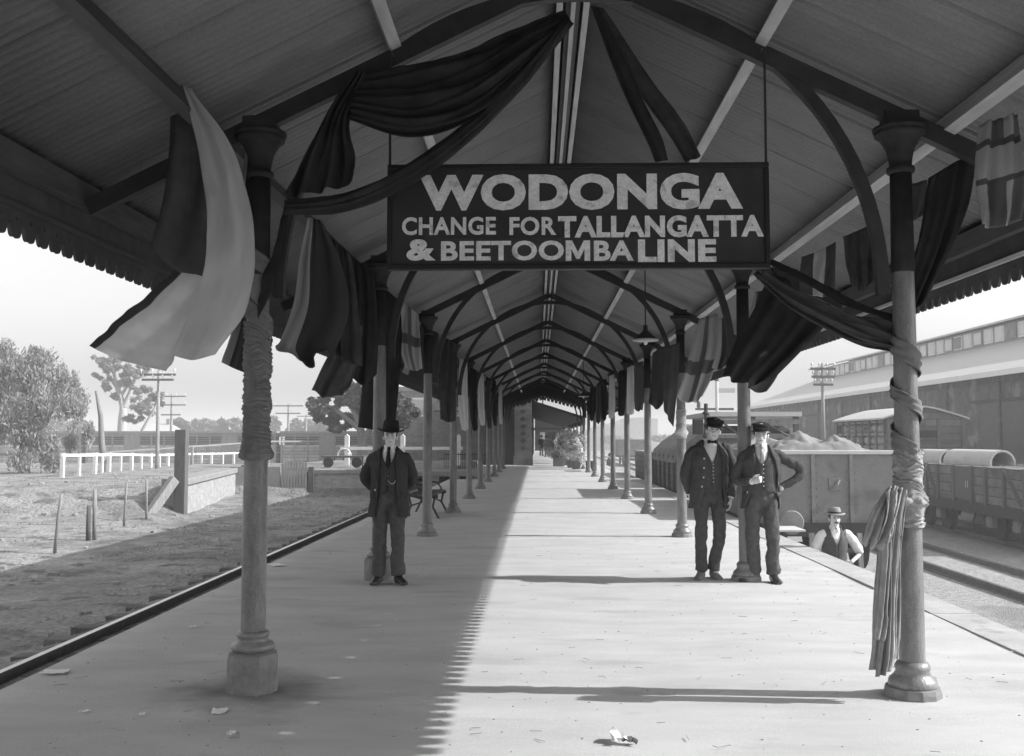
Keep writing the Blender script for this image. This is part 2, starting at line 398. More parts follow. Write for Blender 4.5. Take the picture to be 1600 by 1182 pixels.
track('track with goods wagons standing on it against the right platform edge', 5.6, -1.04, -10, 150, 0, 0, 0, [4.8, 6.4], False)
track('empty bright track curving out of frame in the middle of the right yard', 9, -1.06, -10, 150, 0, 0, 0, [8.2, 9.63], False)
track('farthest yard track carrying the pipe wagon in front of the goods shed', 12.8, -1.06, -10, 150, 0, 0, 0, [12.05, 13.5], False)

# ================================================================== PLATFORM CANOPY
YF = [6.21+4.85*n for n in range(10)]; YG = 54.7; CXR, HS = .253, 2.031
AP, SLP = 4.66, .49                                        # top of rafter at the ridge, slope
EV = 3.235                                                 # half width to the eaves
canopy = thing('platform_canopy', 'long gabled platform canopy of corrugated iron on arched iron frames and columns', 'canopy', (CXR, 6.21, 0))
can_off = Vector((CXR, 6.21, 0))
def cb(m, name, mt, **k):
    m.v = [(x-CXR, y-6.21, z) for x, y, z in m.v]; return m.build(name, mt, canopy, **k)
# corrugated sheets: one mesh each side, real corrugation, lap joints
Y0R, Y1R = -7.0, 54.9
for sgn in (-1, 1):
    m = MB(); rows = [[], []]; per = .076; n = int((Y1R-Y0R)/per*5)
    for j in range(n+1):
        y = Y0R+(Y1R-Y0R)*j/n; c = (y-Y0R)/per; zz = .015*math.sin(2*math.pi*c)
        if (c % 8) < .5: zz += .045
        for r, (e, up) in enumerate(((0.0, 0.0), (EV, 0.0))):
            rows[r].append((CXR+sgn*e, y, AP-SLP*e+.155+zz))
    mid = [[(lerp(a[0], b[0], t), a[1], lerp(a[2], b[2], t)+(.012 if k else 0)) for a, b in zip(rows[0], rows[1])] for k, t in enumerate((0, .5))]
    m.grid([rows[0], [(lerp(a[0],b[0],.5), a[1], lerp(a[2],b[2],.5)) for a, b in zip(*rows)], rows[1]])
    cb(m, 'roof_sheet', M_IRON, smooth=True, solid=.002)
# ridge board with pale fillets, purlins, eaves beams
m = MB(); m.box(CXR-.05, CXR+.05, Y0R, YG, AP-.02, AP+.12); cb(m, 'ridge_beam', M_PURD)
for dx in (-.095, .095):
    m = MB(); m.box(CXR+dx-.022, CXR+dx+.022, Y0R, YG, AP-.035, AP+.06); cb(m, 'ridge_batten', M_PURL)
m = MB(); m.box(CXR-.016, CXR+.016, Y0R, YG, AP-.06, AP-.022); cb(m, 'ridge_batten', M_PURL)
for sgn in (-1, 1):
    for e in (1.19, 2.36):
        z = AP-SLP*e; x = CXR+sgn*e
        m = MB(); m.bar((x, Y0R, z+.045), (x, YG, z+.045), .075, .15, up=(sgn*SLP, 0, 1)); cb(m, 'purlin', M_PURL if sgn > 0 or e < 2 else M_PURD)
    z = AP-SLP*EV; x = CXR+sgn*(EV-.05)
    m = MB(); m.box(x-.035, x+.035, Y0R, YG, z-.03, z+.13); cb(m, 'eaves_beam', M_PURD)
    m = MB(); x2 = CXR+sgn*(EV+.03); m.box(x2-.02, x2+.02, Y0R, YG, 2.894, z+.17); cb(m, 'fascia', M_VAL)
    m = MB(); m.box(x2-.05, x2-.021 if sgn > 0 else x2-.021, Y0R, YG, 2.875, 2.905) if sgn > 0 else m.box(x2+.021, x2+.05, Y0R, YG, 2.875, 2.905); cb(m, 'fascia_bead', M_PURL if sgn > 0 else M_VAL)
    # gutter
    m = MB(); x3 = x2+sgn*.09
    m.tube([(x3, Y0R, z+.15), (x3, YG, z+.15)], .06, 10); cb(m, 'gutter', M_VAL, smooth=True)
# scalloped valance: pendant lobes with a drilled hole each
def valance(L, per=.16, zt=0, zb=-.175):
    """rows in (s, z); returns grid rows and skip function"""
    prof = [(0,.55),(.10,.55),(.13,.78),(.2,.93),(.32,1.0),(.44,.97),(.455,.97),(.545,.97),(.56,.97),(.68,1.0),(.8,.93),(.87,.78),(.90,.55)]
    ss_ = []; zz_ = []
    for i in range(int(L/per)):
        for u, h in prof: ss_.append((i+u)*per); zz_.append(zt+(zb-zt)*h)
    rows = [[(s, zt) for s in ss_], [(s, lerp(zt, zb, .30)) for s in ss_], [(s, lerp(zt, zb, .42)) for s in ss_], [(s, z) for s, z in zip(ss_, zz_)]]
    return rows, (lambda i, j: i == 1 and j % 13 == 6)
for sgn in (-1, 1):
    rows, sk = valance(YG-Y0R); x = CXR+sgn*(EV+.03)
    m = MB(); m.grid([[(x, Y0R+s, 2.893+z) for s, z in r] for r in rows], sk); cb(m, 'valance', M_VAL, solid=.022)
# frames
def frame(y, cols=True):
    for sgn in (-1, 1):
        m = MB(); e = EV-.1
        m.bar((CXR, y, AP-.085), (CXR+sgn*e, y, AP-.085-SLP*e), .07, .11, up=(0,0,1)); cb(m, 'rafter', M_FRAME)
    m = MB(); q = []
    n = 44; rx, rz, zb = HS-.09, 1.99, 2.46
    def pt(t, d): return (CXR-(rx-d)*math.cos(t), y, zb+(rz-d)*math.sin(t)**.96)
    for d0, yw in ((0, .03),):
        rows = []
        for i in range(n+1):
            t = math.pi*i/n; a = pt(t, 0); b = pt(t, .075)
            rows.append([(a[0], y-.03, a[2]), (a[0], y+.03, a[2]), (b[0], y+.03, b[2]), (b[0], y-.03, b[2]), (a[0], y-.03, a[2])])
        m.grid(rows)
    cb(m, 'arch_brace', M_FRAME)
def column(x, y, drum):
    zt = 3.44; r0, r1 = .077, .064
    m = MB(); m.lathe((x, y, 0), [(r0, .05), (r0, .3), (r0-.002, 1.2), (r1+.004, 2.4), (r1, 3.22), (r1, 3.3)], 28)
    c = cb(m, 'column', M_COL, smooth=True)
    us = MB().lathe((x, y, 0), [(r1+.0055, 2.60), (r1+.006, 2.61), (r1+.002, 3.225)], 28); us.v = [(a-CXR, b-6.21, z) for a, b, z in us.v]; us.build('upper_shaft_shade', M_COLD, c, smooth=True)  # shade under the roof painted as a dark sleeve on the shaft
    def sub(mm, nm, mt, **k):
        mm.v = [(a-CXR, b-6.21, z) for a, b, z in mm.v]; o = mm.build(nm, mt, c, **k); return o
    if drum:
        sub(MB().lathe((x,y,0), [(.158,-.05),(.158,.2),(.15,.235),(.11,.25)], 12), 'plinth', M_STONE)
        sub(MB().lathe((x,y,0), [(.10,.245),(.125,.252),(.135,.272),(.128,.292),(.105,.305),(.092,.325),(.1,.34),(.102,.352),(.094,.366),(.079,.372)], 28), 'base_moulding', M_COL, smooth=True)
    else:
        sub(MB().lathe((x,y,0), [(.168,-.05),(.168,.03),(.160,.055),(.14,.06)], 12), 'plinth', M_STONE)
        sub(MB().lathe((x,y,0), [(.14,.058),(.146,.07),(.138,.1),(.11,.125),(.098,.15),(.105,.165),(.104,.18),(.092,.2),(.079,.21)], 28), 'base_moulding', M_COL, smooth=True)
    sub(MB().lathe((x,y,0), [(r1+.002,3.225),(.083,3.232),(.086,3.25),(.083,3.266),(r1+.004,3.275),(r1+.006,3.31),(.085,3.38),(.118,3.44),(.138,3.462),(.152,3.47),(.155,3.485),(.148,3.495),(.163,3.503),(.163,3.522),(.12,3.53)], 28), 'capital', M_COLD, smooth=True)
    mm = MB(); mm.box(x-.105, x+.105, y-.06, y+.06, 3.525, 3.60+.02); sub(mm, 'impost_block', M_FRAME)
for i, y in enumerate(YF):
    frame(y)
    for sgn in (-1, 1): column(CXR+sgn*HS, y, sgn < 0 and i < 2)
frame(YG-.1)
# boarded gable at the far end with a scalloped lower edge
m = MB(); rows = [[], []]
def gb(e): return 3.88-.26*abs(e)+.0
nn = 60
top = [(CXR-2.9+5.8*i/nn) for i in range(nn+1)]
m.grid([[(x, YG, AP-SLP*abs(x-CXR)+.15) for x in top], [(x, YG, gb(x-CXR)+.15) for x in top], [(x, YG, gb(x-CXR)+.05) for x in top]])
cb(m, 'gable_boards', M_COLD, solid=.03)
for sgn in (-1, 1):
    rows, sk = valance(2.9, .21, 0, -.3)
    m = MB(); m.grid([[(CXR+sgn*s, YG, gb(s)+.06+z) for s, z in r] for r in rows], sk); cb(m, 'valance', M_VAL, solid=.022)
cb(MB().box(CXR-.03, CXR+.03, YG-.03, YG+.03, 3.35, 4.6), 'finial', M_COLD)

# ================================================================== HANGING SIGN
SY = 6.06
a = P(605, 423, SY); b = P(1200, 255, SY)
SX0, SX1, SZ0, SZ1 = a.x, b.x, a.z, b.z; SXC = (SX0+SX1)/2
sign = thing('station_sign', 'big dark hanging board lettered WODONGA in pale block capitals', 'sign', (SXC, SY, SZ0))
def sg(m, name, mt, **k):
    m.v = [(x-SXC, y-SY, z-SZ0) for x, y, z in m.v]; return m.build(name, mt, sign, **k)
board = sg(MB().box(SX0+.02, SX1-.02, SY-.012, SY+.02, SZ0+.02, SZ1-.02), 'board', M_SIGN)
for nm, bx in (('frame', (SX0, SX1, SY-.03, SY+.03, SZ1-.032, SZ1)), ('frame', (SX0, SX1, SY-.03, SY+.03, SZ0, SZ0+.032)),
               ('frame', (SX0, SX0+.03, SY-.029, SY+.029, SZ0+.033, SZ1-.033)), ('frame', (SX1-.03, SX1, SY-.029, SY+.029, SZ0+.033, SZ1-.033))):
    sg(MB().box(*bx), nm, M_SIGNF, bevel=.006)
q0, q1 = P(683, 410, SY), P(996, 372, SY)
sg(MB().box(q0.x, q1.x, SY-.016, SY-.012, q0.z, q1.z), 'overpainted_patch', M_PATCH)
for x, e in ((SX0+.012, 0), (SX1-.012, 0)):
    zt = AP-.1-SLP*abs(x-CXR)
    sg(MB().tube([(x, SY, SZ1), (x, SY, zt), (x, SY+.15, zt+.02)], .008, 8), 'hanging_rod', M_FRAME)
def word(txt, x0, x1, y0, y1, off):
    c = bpy.data.curves.new('t', 'FONT'); c.body = txt; c.size = 1; c.offset = off; c.extrude = .002; c.resolution_u = 4; c.space_character = 1.06
    o = bpy.data.objects.new('t', c); col.objects.link(o); bpy.context.view_layer.update()
    me = bpy.data.meshes.new_from_object(o.evaluated_get(bpy.context.evaluated_depsgraph_get()))
    bpy.data.objects.remove(o); bpy.data.curves.remove(c)
    vx = [v.co.x for v in me.vertices]; vy = [v.co.y for v in me.vertices]
    A, B = P(x0, y1, SY-.018), P(x1, y0, SY-.018)
    for v in me.vertices:
        u = (v.co.x-min(vx))/(max(vx)-min(vx)); t = (v.co.y-min(vy))/(max(vy)-min(vy))
        v.co = (lerp(A.x, B.x, u)-SXC, -.017-.004*(v.co.z > 0), lerp(A.z, B.z, t)-SZ0)
    me.materials.clear(); me.materials.append(M_LET)
    ob = bpy.data.objects.new('lettering', me); col.objects.link(ob); ob.parent = sign
word('WODONGA', 655, 1160, 270, 330, .050)
word('CHANGE', 628, 775, 339, 368, .030); word('FOR', 796, 869, 339, 368, .030)
word('TALLANGATTA', 872, 1193, 336, 372, .046)
word('&', 635, 681, 374, 408, .045); word('BEETOO', 689, 881, 376, 408, .034); MPOLY = [(0,0),(.23,0),(.23,.60),(.43,.10),(.57,.10),(.77,.60),(.77,0),(1,0),(1,1),(.74,1),(.5,.42),(.26,1),(0,1)]; mA, mB = P(884, 408, SY-.018), P(922, 376, SY-.018); mm_ = MB().prism([(lerp(mA.x, mB.x, u), lerp(mA.z, mB.z, t)) for u, t in MPOLY], lambda p: (p[0], SY-.021, p[1]), lambda p: (p[0], SY-.0165, p[1])); sg(mm_, 'lettering', M_LET); word('BA', 928, 990, 376, 408, .034); word('LINE', 997, 1119, 374, 410, .046)

# ================================================================== PENDANT LAMPS
def lamp(y, label):
    x, zt = 1.455, AP-SLP*1.2-.03; zl = 2.88
    t = thing('pendant_lamp', label, 'lamp', (x, y, zl), 0, 'enamel lamps under the canopy')
    MB().tube([(0,0,.2),(0,0,zt-zl)], .009, 8).build('rod', M_FRAME, t)
    m = MB(); m.lathe((0,0,0), [(.032,.21),(.032,.14),(.05,.12),(.165,.02),(.175,.0),(.16,.008),(.045,.1),(.02,.12)], 24); m.build('lamp_shade', M_FRAME, t, smooth=False)
    MB().lathe((0,0,0), [(.178,.0),(.172,.02),(.165,.012),(.04,.1),(.035,.09),(.168,-.006)], 24).build('shade_rim', M_ENAM, t, smooth=True)
    MB().lathe((0,0,0), [(.012,.08),(.03,.02),(.034,-.02),(.022,-.05),(.004,-.06)], 12).build('bulb', M_ENAM, t, smooth=True)
lamp(13.4, 'nearer enamelled pendant lamp on a long rod, just below the sign')
lamp(31.8, 'farther small pendant lamp near the far gable of the canopy')

# ================================================================== BUNTING, FLAGS AND DRAPES
def cloth(name, rows, m, label, cat, group=None, nu=22, nv=30, folds=(3, .02), seed=0, solid=.004, twist=.5, vf=None):
    """rows of (px, py, Y) from the hung edge down to the free edge"""
    W = [[P(*p) for p in r] for r in rows]
    G = []
    for j in range(nv+1):
        v = j/nv; ctr = [cr([W[i][k] for i in range(len(W))], v) for k in range(len(W[0]))]
        G.append([cr(ctr, i/nu) for i in range(nu+1)])
    org = W[0][0].copy(); out = []
    for j in range(nv+1):
        row = []
        for i in range(nu+1):
            p = G[j][i]; du = G[j][min(i+1,nu)]-G[j][max(i-1,0)]; dv = G[min(j+1,nv)][i]-G[max(j-1,0)][i]
            nrm = du.cross(dv); nrm = nrm.normalized() if nrm.length > 1e-9 else Vector((0,-1,0))
            u, v = i/nu, j/nv
            d = folds[1]*(math.sin(2*math.pi*folds[0]*u+seed+v*twist*4)*(.45+.55*v)+.5*math.sin(2*math.pi*folds[0]*1.7*u+2.1*seed+v*3))
            d += folds[1]*.8*noise.noise(Vector((u*4+seed, v*3, seed)))
            d += .006*noise.noise(Vector((u*13+seed, v*15, seed*2)))+.003*noise.noise(Vector((u*31, v*33+seed, 4)))
            if vf: d += vf[1]*math.sin(2*math.pi*vf[0]*v+1.1*math.sin(u*5+seed)+seed)*(math.sin(math.pi*min(1,u*1.05)) if vf[2] else 1)+vf[1]*.6*math.sin(2*math.pi*vf[0]*2.3*v+u*4+seed)
            row.append(p+nrm*d-org)
        out.append(row)
    b = MB(); b.grid(out); b.uv = [(i/nu, 1-j/nv) for j in range(nv+1) for i in range(nu+1)]
    o = b.build(name, m, smooth=True, solid=solid)
    o.location = org
    return tag(o, label, cat, group)
FG = 'flags hanging along the canopy'
def flag(rows, m, label, **k): return cloth('flag', rows, m, label, 'flag', FG, **k)
Z = lambda z, *ps: [(x, y, z) for x, y in ps]
flag([Z(5.7,(283,128),(290,134),(298,142)), Z(5.66,(309,235),(335,232),(360,224)), Z(5.62,(320,335),(356,330),(388,312)),
      Z(5.6,(316,430),(358,430),(396,412)), Z(5.62,(292,500),(335,512),(380,490)), Z(5.66,(270,552),(300,562),(332,556))],
     CL_LT, 'long pale curling flag sweeping down left of the left front column', folds=(.8,.035), seed=1, nv=60, vf=(2.4,.010,False))
flag([Z(6.0,(300,400),(318,422),(338,452)), Z(5.95,(228,462),(258,490),(303,512)), Z(5.9,(176,505),(216,532),(280,548)), Z(5.88,(138,540),(186,562),(262,582))],
     CL_WH, 'white flag with dark edge blown out leftmost against the sky', folds=(1.5,.03), seed=2, twist=.2, nu=40, nv=50, vf=(2.2,.012,False))
flag([Z(6.02,(262,112),(275,124),(290,140)), Z(6.02,(266,200),(300,212),(340,222)), Z(6.0,(258,300),(298,312),(342,324)), Z(5.9,(236,392),(282,424),(345,440))],
     CL_GR, 'plain grey flag hanging in shade behind the long pale curling flag', folds=(1.2,.03), seed=3)
flag([Z(6.45,(386,228),(394,236),(403,250)), Z(6.45,(372,318),(393,325),(412,330)), Z(6.45,(367,420),(392,425),(416,430)),
      Z(6.42,(366,503),(388,508),(408,512)), Z(6.4,(347,567),(370,578),(397,588))],
     CL_STRIP, 'dark flag with narrow pale edge hanging just behind the left front column', folds=(1.5,.02), seed=4)
flag([Z(8.2,(482,340),(492,342),(504,348)), Z(8.3,(470,400),(492,400),(530,402)), Z(8.3,(460,470),(492,480),(545,482)), Z(8.2,(440,528),(472,548),(522,548)), Z(8.1,(433,537),(478,571),(508,545))],
     CL_HALF, 'half pale half dark flag right of the wound left front column', folds=(2,.03), seed=5)
flag([Z(9.2,(503,358),(522,375),(548,398)), Z(9.2,(506,420),(528,440),(556,455)), Z(9.2,(512,490),(532,505),(562,510)), Z(9.2,(516,552),(538,566),(566,572))],
     CL_DK2, 'dark cloth flag with long folds, nearest of the dark row at the left eaves', folds=(3,.03), seed=6)
flag([Z(10.4,(546,398),(562,410),(582,424)), Z(10.4,(550,450),(568,465),(588,470)), Z(10.4,(556,520),(570,535),(590,538)), Z(10.4,(552,592),(568,602),(588,585))],
     CL_DK, 'plain dark flag next to the left column behind the hatted man, canopy side', folds=(2,.025), seed=7)
flag([Z(9.9,(527,500),(545,505),(566,510)), Z(9.85,(517,545),(538,555),(560,556)), Z(9.8,(498,585),(520,598),(548,600)), Z(9.75,(487,610),(512,622),(538,612))],
     CL_GR, 'grey translucent flag blown left below the dark row at the left eaves', folds=(2,.03), seed=8)
flag([Z(12.4,(585,437),(605,455),(625,470)), Z(12.4,(572,520),(600,530),(628,530)), Z(12.4,(566,600),(596,610),(624,600)), Z(12.4,(560,668),(590,672),(618,666))],
     CL_DK, 'broad dark flag hanging behind the hatted man and his column', folds=(2,.03), seed=9)
flag([Z(14.6,(625,468),(640,480),(654,492)), Z(14.6,(622,505),(640,512),(656,520)), Z(14.5,(624,540),(641,550),(658,552)), Z(14.5,(634,575),(648,580),(660,576))],
     CL_CROSS, 'small pale crossed flag under the left eaves behind the second column', folds=(2,.02), seed=10)
flag([Z(17,(650,500),(668,512),(686,522)), Z(17,(640,545),(662,556),(682,560)), Z(17,(628,582),(652,592),(676,596))],
     CL_STRIP, 'dark flag with pale hoist between the third and fourth left columns', folds=(2,.02), seed=11)
flag([Z(19.2,(690,524),(700,530),(712,536)), Z(19.2,(686,590),(698,594),(712,596)), Z(19.2,(688,655),(700,660),(712,658))],
     CL_DK2, 'narrow dark flag hanging against the fourth left column', folds=(2,.02), seed=12)
# farther flags along both eaves
FL = [(724,560,630,672,12,22.2,0),(740,575,640,672,9,25.0,1),(752,580,632,664,8,27.6,0),(763,588,640,668,7,31,2),(772,592,636,664,6,35.5,1),(782,598,640,662,5,40,0)]
nm = ['white tailed','dark','dull grey']
for i, (px, y0, y1, y2, wd, zz, k) in enumerate(FL):
    m_ = (CL_LT, CL_DK, CL_GR)[k]
    flag([Z(zz,(px-wd/2,y0),(px,y0+2),(px+wd/2,y0+4)), Z(zz,(px-wd*.7,y1),(px,y1+2),(px+wd*.6,y1)), Z(zz-.1,(px-wd*.2,y2),(px+wd*.2,y2+2),(px+wd*.7,y2))], m_,
         'small %s flag far down the left eaves, %s in line from the camera' % (nm[k], ['first','second','third','fourth','fifth','sixth'][i]), nu=8, nv=10, folds=(1.5,.03), seed=i)
# right side
flag([Z(5.55,(1530,195),(1562,185),(1592,176)), Z(5.5,(1526,260),(1562,255),(1600,245)), Z(5.5,(1530,318),(1562,316),(1600,300)), Z(5.5,(1532,352),(1560,356),(1592,345))],
     CL_BLOCK, 'chequered light and dark flag at the extreme right under the eaves', folds=(2,.03), seed=21)
flag([Z(6.3,(1452,278),(1488,256),(1526,236)), Z(6.3,(1440,345),(1478,330),(1516,308)), Z(6.3,(1424,410),(1458,405),(1486,392)), Z(6.3,(1408,476),(1428,482),(1450,470))],
     CL_DK, 'dark tapering flag just right of the right front column', folds=(2.5,.03), seed=22)
flag([Z(7.0,(1414,288),(1432,286),(1450,280)), Z(7.0,(1410,315),(1430,318),(1446,318)), Z(7.0,(1414,340),(1426,346),(1440,338))],
     CL_GR, 'small grey scrap of flag peeping beside the right front column capital', folds=(1.5,.02), seed=23, nu=10, nv=10)
flag([Z(9.0,(1252,402),(1280,392),(1306,378)), Z(9.0,(1250,430),(1280,425),(1305,415)), Z(9.0,(1250,458),(1278,464),(1303,462))],
     CL_TRI, 'three banded flag hung right of the big sign under the right purlin', folds=(1.5,.025), seed=24)
flag([Z(8.2,(1318,370),(1342,360),(1368,348)), Z(8.2,(1322,410),(1345,405),(1366,396)), Z(8.2,(1330,445),(1348,455),(1364,440))],
     CL_DK2, 'dark flag in shade left of the right front column arch', folds=(2.5,.03), seed=25)
flag([Z(9.7,(1206,420),(1250,455),(1296,478)), Z(9.6,(1180,480),(1230,505),(1284,515)), Z(9.5,(1152,530),(1200,552),(1256,545)), Z(9.4,(1130,588),(1160,600),(1205,596))],
     CL_DK, 'large dark flag swept down to the left above the two railwaymen', folds=(2.5,.04), seed=26)
flag([Z(9.9,(1218,482),(1250,488),(1284,500)), Z(9.9,(1212,505),(1246,520),(1280,520)), Z(9.9,(1218,515),(1244,524),(1272,524))],
     CL_LT, 'pale corner of flag showing above the large dark swept flag', folds=(1,.02), seed=27, nu=10, nv=10)
flag([Z(9.8,(1186,560),(1202,566),(1222,560)), Z(9.8,(1176,585),(1196,592),(1214,588)), Z(9.8,(1168,606),(1184,614),(1198,612))],
     CL_GR, 'dull grey flag end hanging below the large dark swept flag', folds=(1.5,.02), seed=33, nu=10, nv=10)
flag([Z(12.5,(1092,500),(1106,494),(1122,490)), Z(12.4,(1078,550),(1100,548),(1122,545)), Z(12.3,(1066,595),(1088,598),(1112,590)), Z(12.2,(1056,622),(1080,630),(1098,620))],
     CL_CROSS, 'white ensign style flag with dark cross left of the railwaymen\'s column', folds=(2,.03), seed=28)
flag([Z(11.9,(1124,500),(1130,496),(1138,490)), Z(11.9,(1120,545),(1130,548),(1142,545)), Z(11.9,(1112,575),(1124,578),(1136,570))],
     CL_HALF, 'narrow half pale flag left of the white ensign column arch', folds=(1.5,.02), seed=29, nu=10)
flag([Z(11.5,(1180,456),(1190,455),(1200,452)), Z(11.5,(1172,490),(1184,495),(1198,490)), Z(11.5,(1164,520),(1178,530),(1192,520))],
     CL_STRIP, 'small pale edged flag right of the railwaymen\'s column top', folds=(1.5,.02), seed=30, nu=10)
flag([Z(15.4,(1040,545),(1050,540),(1062,535)), Z(15.3,(1036,590),(1048,590),(1060,588)), Z(15.2,(1038,640),(1044,655),(1052,668))],
     CL_GR, 'grey flag with long tail beside the third right column', folds=(1.5,.02), seed=31, nu=10)
flag([Z(17.5,(1020,552),(1030,545),(1042,540)), Z(17.5,(1018,590),(1029,592),(1042,590)), Z(17.4,(1014,630),(1026,640),(1036,632))],
     CL_DK2, 'dark flag between the third and fourth right columns', folds=(1.5,.02), seed=32, nu=10)
FR = [(998,565,615,640,12,20.5,2),(985,572,620,646,10,22.7,0),(971,578,622,648,9,25,1),(956,585,630,652,8,28.5,0),(944,592,630,655,7,31.5,1),(935,598,634,660,6,35,2),(925,604,636,656,6,39,1)]
for i, (px, y0, y1, y2, wd, zz, k) in enumerate(FR):
    m_ = (CL_LT, CL_DK, CL_GR)[k]
    flag([Z(zz,(px-wd/2,y0+3),(px,y0+1),(px+wd/2,y0)), Z(zz,(px-wd*.6,y1),(px,y1+2),(px+wd*.7,y1)), Z(zz-.1,(px-wd*.6,y2),(px,y2+3),(px+wd*.5,y2))], m_,
         'small %s flag far down the right eaves, %s in line from the camera' % (nm[k], ['first','second','third','fourth','fifth','sixth','seventh'][i]), nu=8, nv=10, folds=(1.5,.03), seed=40+i)

# big drapes under the front frame
DG = 'dark drapes under the front frame'
cloth('drape', [Z(5.98,(572,112),(640,98),(720,80),(800,52),(884,22)), Z(5.9,(556,140),(640,140),(722,122),(806,80),(888,26)),
      Z(5.86,(548,165),(640,180),(728,162),(812,104),(890,30)), Z(5.9,(546,186),(640,214),(728,192),(814,126),(892,34))],
      CL_DK, 'broad dark drape sagging from the left rafter to the ridge', 'drape', DG, nu=60, nv=60, folds=(.9,.02), seed=1, solid=.006, vf=(3.2,.028,True))
cloth('drape', [Z(5.88,(446,316),(520,306),(590,280),(664,238),(740,182),(812,112),(886,28)), Z(5.83,(444,324),(524,318),(596,294),(672,252),(750,192),(820,120),(890,32)), Z(5.88,(442,333),(526,330),(602,306),(680,264),(756,202),(828,126),(894,36))],
      CL_DK, 'narrow dark sash strung low from the left column to the ridge', 'drape', DG, nu=60, nv=24, folds=(.9,.012), seed=2, solid=.006, vf=(1.6,.014,False))
cloth('drape', [Z(5.95,(575,112),(568,116),(556,112)), Z(5.9,(546,190),(530,180),(510,176)), Z(5.88,(556,250),(514,246),(478,240)), Z(5.86,(552,286),(498,300),(446,306))],
      CL_DK, 'dark tail of cloth hanging from the left rafter down to the column', 'drape', DG, nu=50, nv=30, folds=(2.8,.032), seed=3, solid=.006, twist=1.2)
cloth('drape', [Z(5.95,(924,10),(930,12),(936,14)), Z(5.93,(946,75),(956,72),(966,70)), Z(5.92,(976,150),(986,146),(998,142)), Z(5.9,(1012,225),(1022,220),(1034,214)), Z(5.92,(1024,254),(1034,252),(1044,250))],
      CL_DK, 'left of two narrow dark tails hanging from the ridge behind the sign', 'drape', DG, nu=10, nv=34, folds=(1.5,.015), seed=4, solid=.006)
cloth('drape', [Z(6.15,(928,10),(936,12),(944,14)), Z(6.15,(956,72),(967,68),(978,64)), Z(6.14,(996,142),(1010,136),(1022,130)), Z(6.12,(1042,205),(1054,198),(1066,190)), Z(6.12,(1072,252),(1082,250),(1094,246))],
      CL_DK2, 'right of two narrow dark tails hanging from the ridge behind the sign', 'drape', DG, nu=10, nv=34, folds=(1.5,.015), seed=5, solid=.006)
cloth('drape', [Z(6.25,(1196,418),(1250,452),(1310,480),(1362,500),(1404,516)), Z(6.18,(1188,428),(1246,470),(1308,502),(1360,524),(1400,534)), Z(6.2,(1176,430),(1240,484),(1306,522),(1356,544),(1392,550))],
      CL_DK2, 'dark twisted swag from the sign end to the right front column', 'drape', DG, nu=50, nv=36, folds=(1.2,.02), seed=6, solid=.006, vf=(2.6,.022,False))
cloth('drape', [Z(6.3,(1206,404),(1260,430),(1318,462),(1370,484),(1406,496)), Z(6.25,(1200,412),(1256,442),(1314,476),(1368,496),(1404,506))],
      CL_DK, 'thin upper strand of dark cloth from sign end to right column', 'drape', DG, nu=40, nv=8, folds=(.6,.012), seed=7, solid=.006)

# cloth wound round the front columns
def wound(label, x, y, z0, z1, r0, rfun, m, turns, ridge, cat='column wrap', nz=240, seg=72, parent=None, seed=0):
    b = MB(); rows = []
    for j in range(nz+1):
        t = j/nz; z = lerp(z0, z1, t); row = []
        for k in range(seg+1):
            a = 2*math.pi*k/seg; ph = (t*turns+k/seg)
            ph += .55*noise.noise(Vector((math.cos(a)*1.2, math.sin(a)*1.2, t*5+seed))); f = ph % 1
            rr = r0+rfun(t)+ridge*(.55*f+.22*math.sin(ph*19+seed)+.13*math.sin(ph*53+2*math.sin(a*2+t*5)+seed)+.20*math.sin(ph*43+1.3*math.sin(a*2+seed)+seed)*(.5+.5*math.sin(a*3+t*9)))
            rr += .010*noise.noise(Vector((math.cos(a)*2, math.sin(a)*2, t*14+seed)))
            row.append((rr*math.cos(a), rr*math.sin(a), z-z0))
        rows.append(row)
    b.grid(rows); o = b.build('column_wrap', m, parent, smooth=True)
    if not parent: o.location = (x, y, z0); tag(o, label, cat)
    return o
xl, xr, yc = CXR-HS, CXR+HS, 6.21
w1 = wound('grey cloth wound tightly up the left front column to a knot', xl, yc, 1.43, 2.30, .066, lambda t: .014+.020*math.exp(-((t-.04)/.035)**2)+.004*math.sin(t*20), CL_WRAP, 9, .018)
w2 = wound('pale cloth bound thickly round the right front column above a knot', xr, yc, 1.02, 1.50, .07, lambda t: .012+.028*math.exp(-((t-.33)/.09)**2), CL_WRAPL, 4, .016, seed=2)
b = MB(); rows = []
for i in range(101):
    t = i/100; a = .6-t*2*math.pi*1.6; z = .80+t*.55; row = []
    for k in range(9):
        s_ = k/8-.5; rr = .080+.010*abs(math.sin(s_*9+t*6))+.004*math.sin(t*50+s_*14); row.append((rr*math.cos(a), rr*math.sin(a), z+s_*.13))
    rows.append(row)
b.grid(rows); b.build('spiral_band', CL_WRAP, w1, smooth=True, solid=.006)
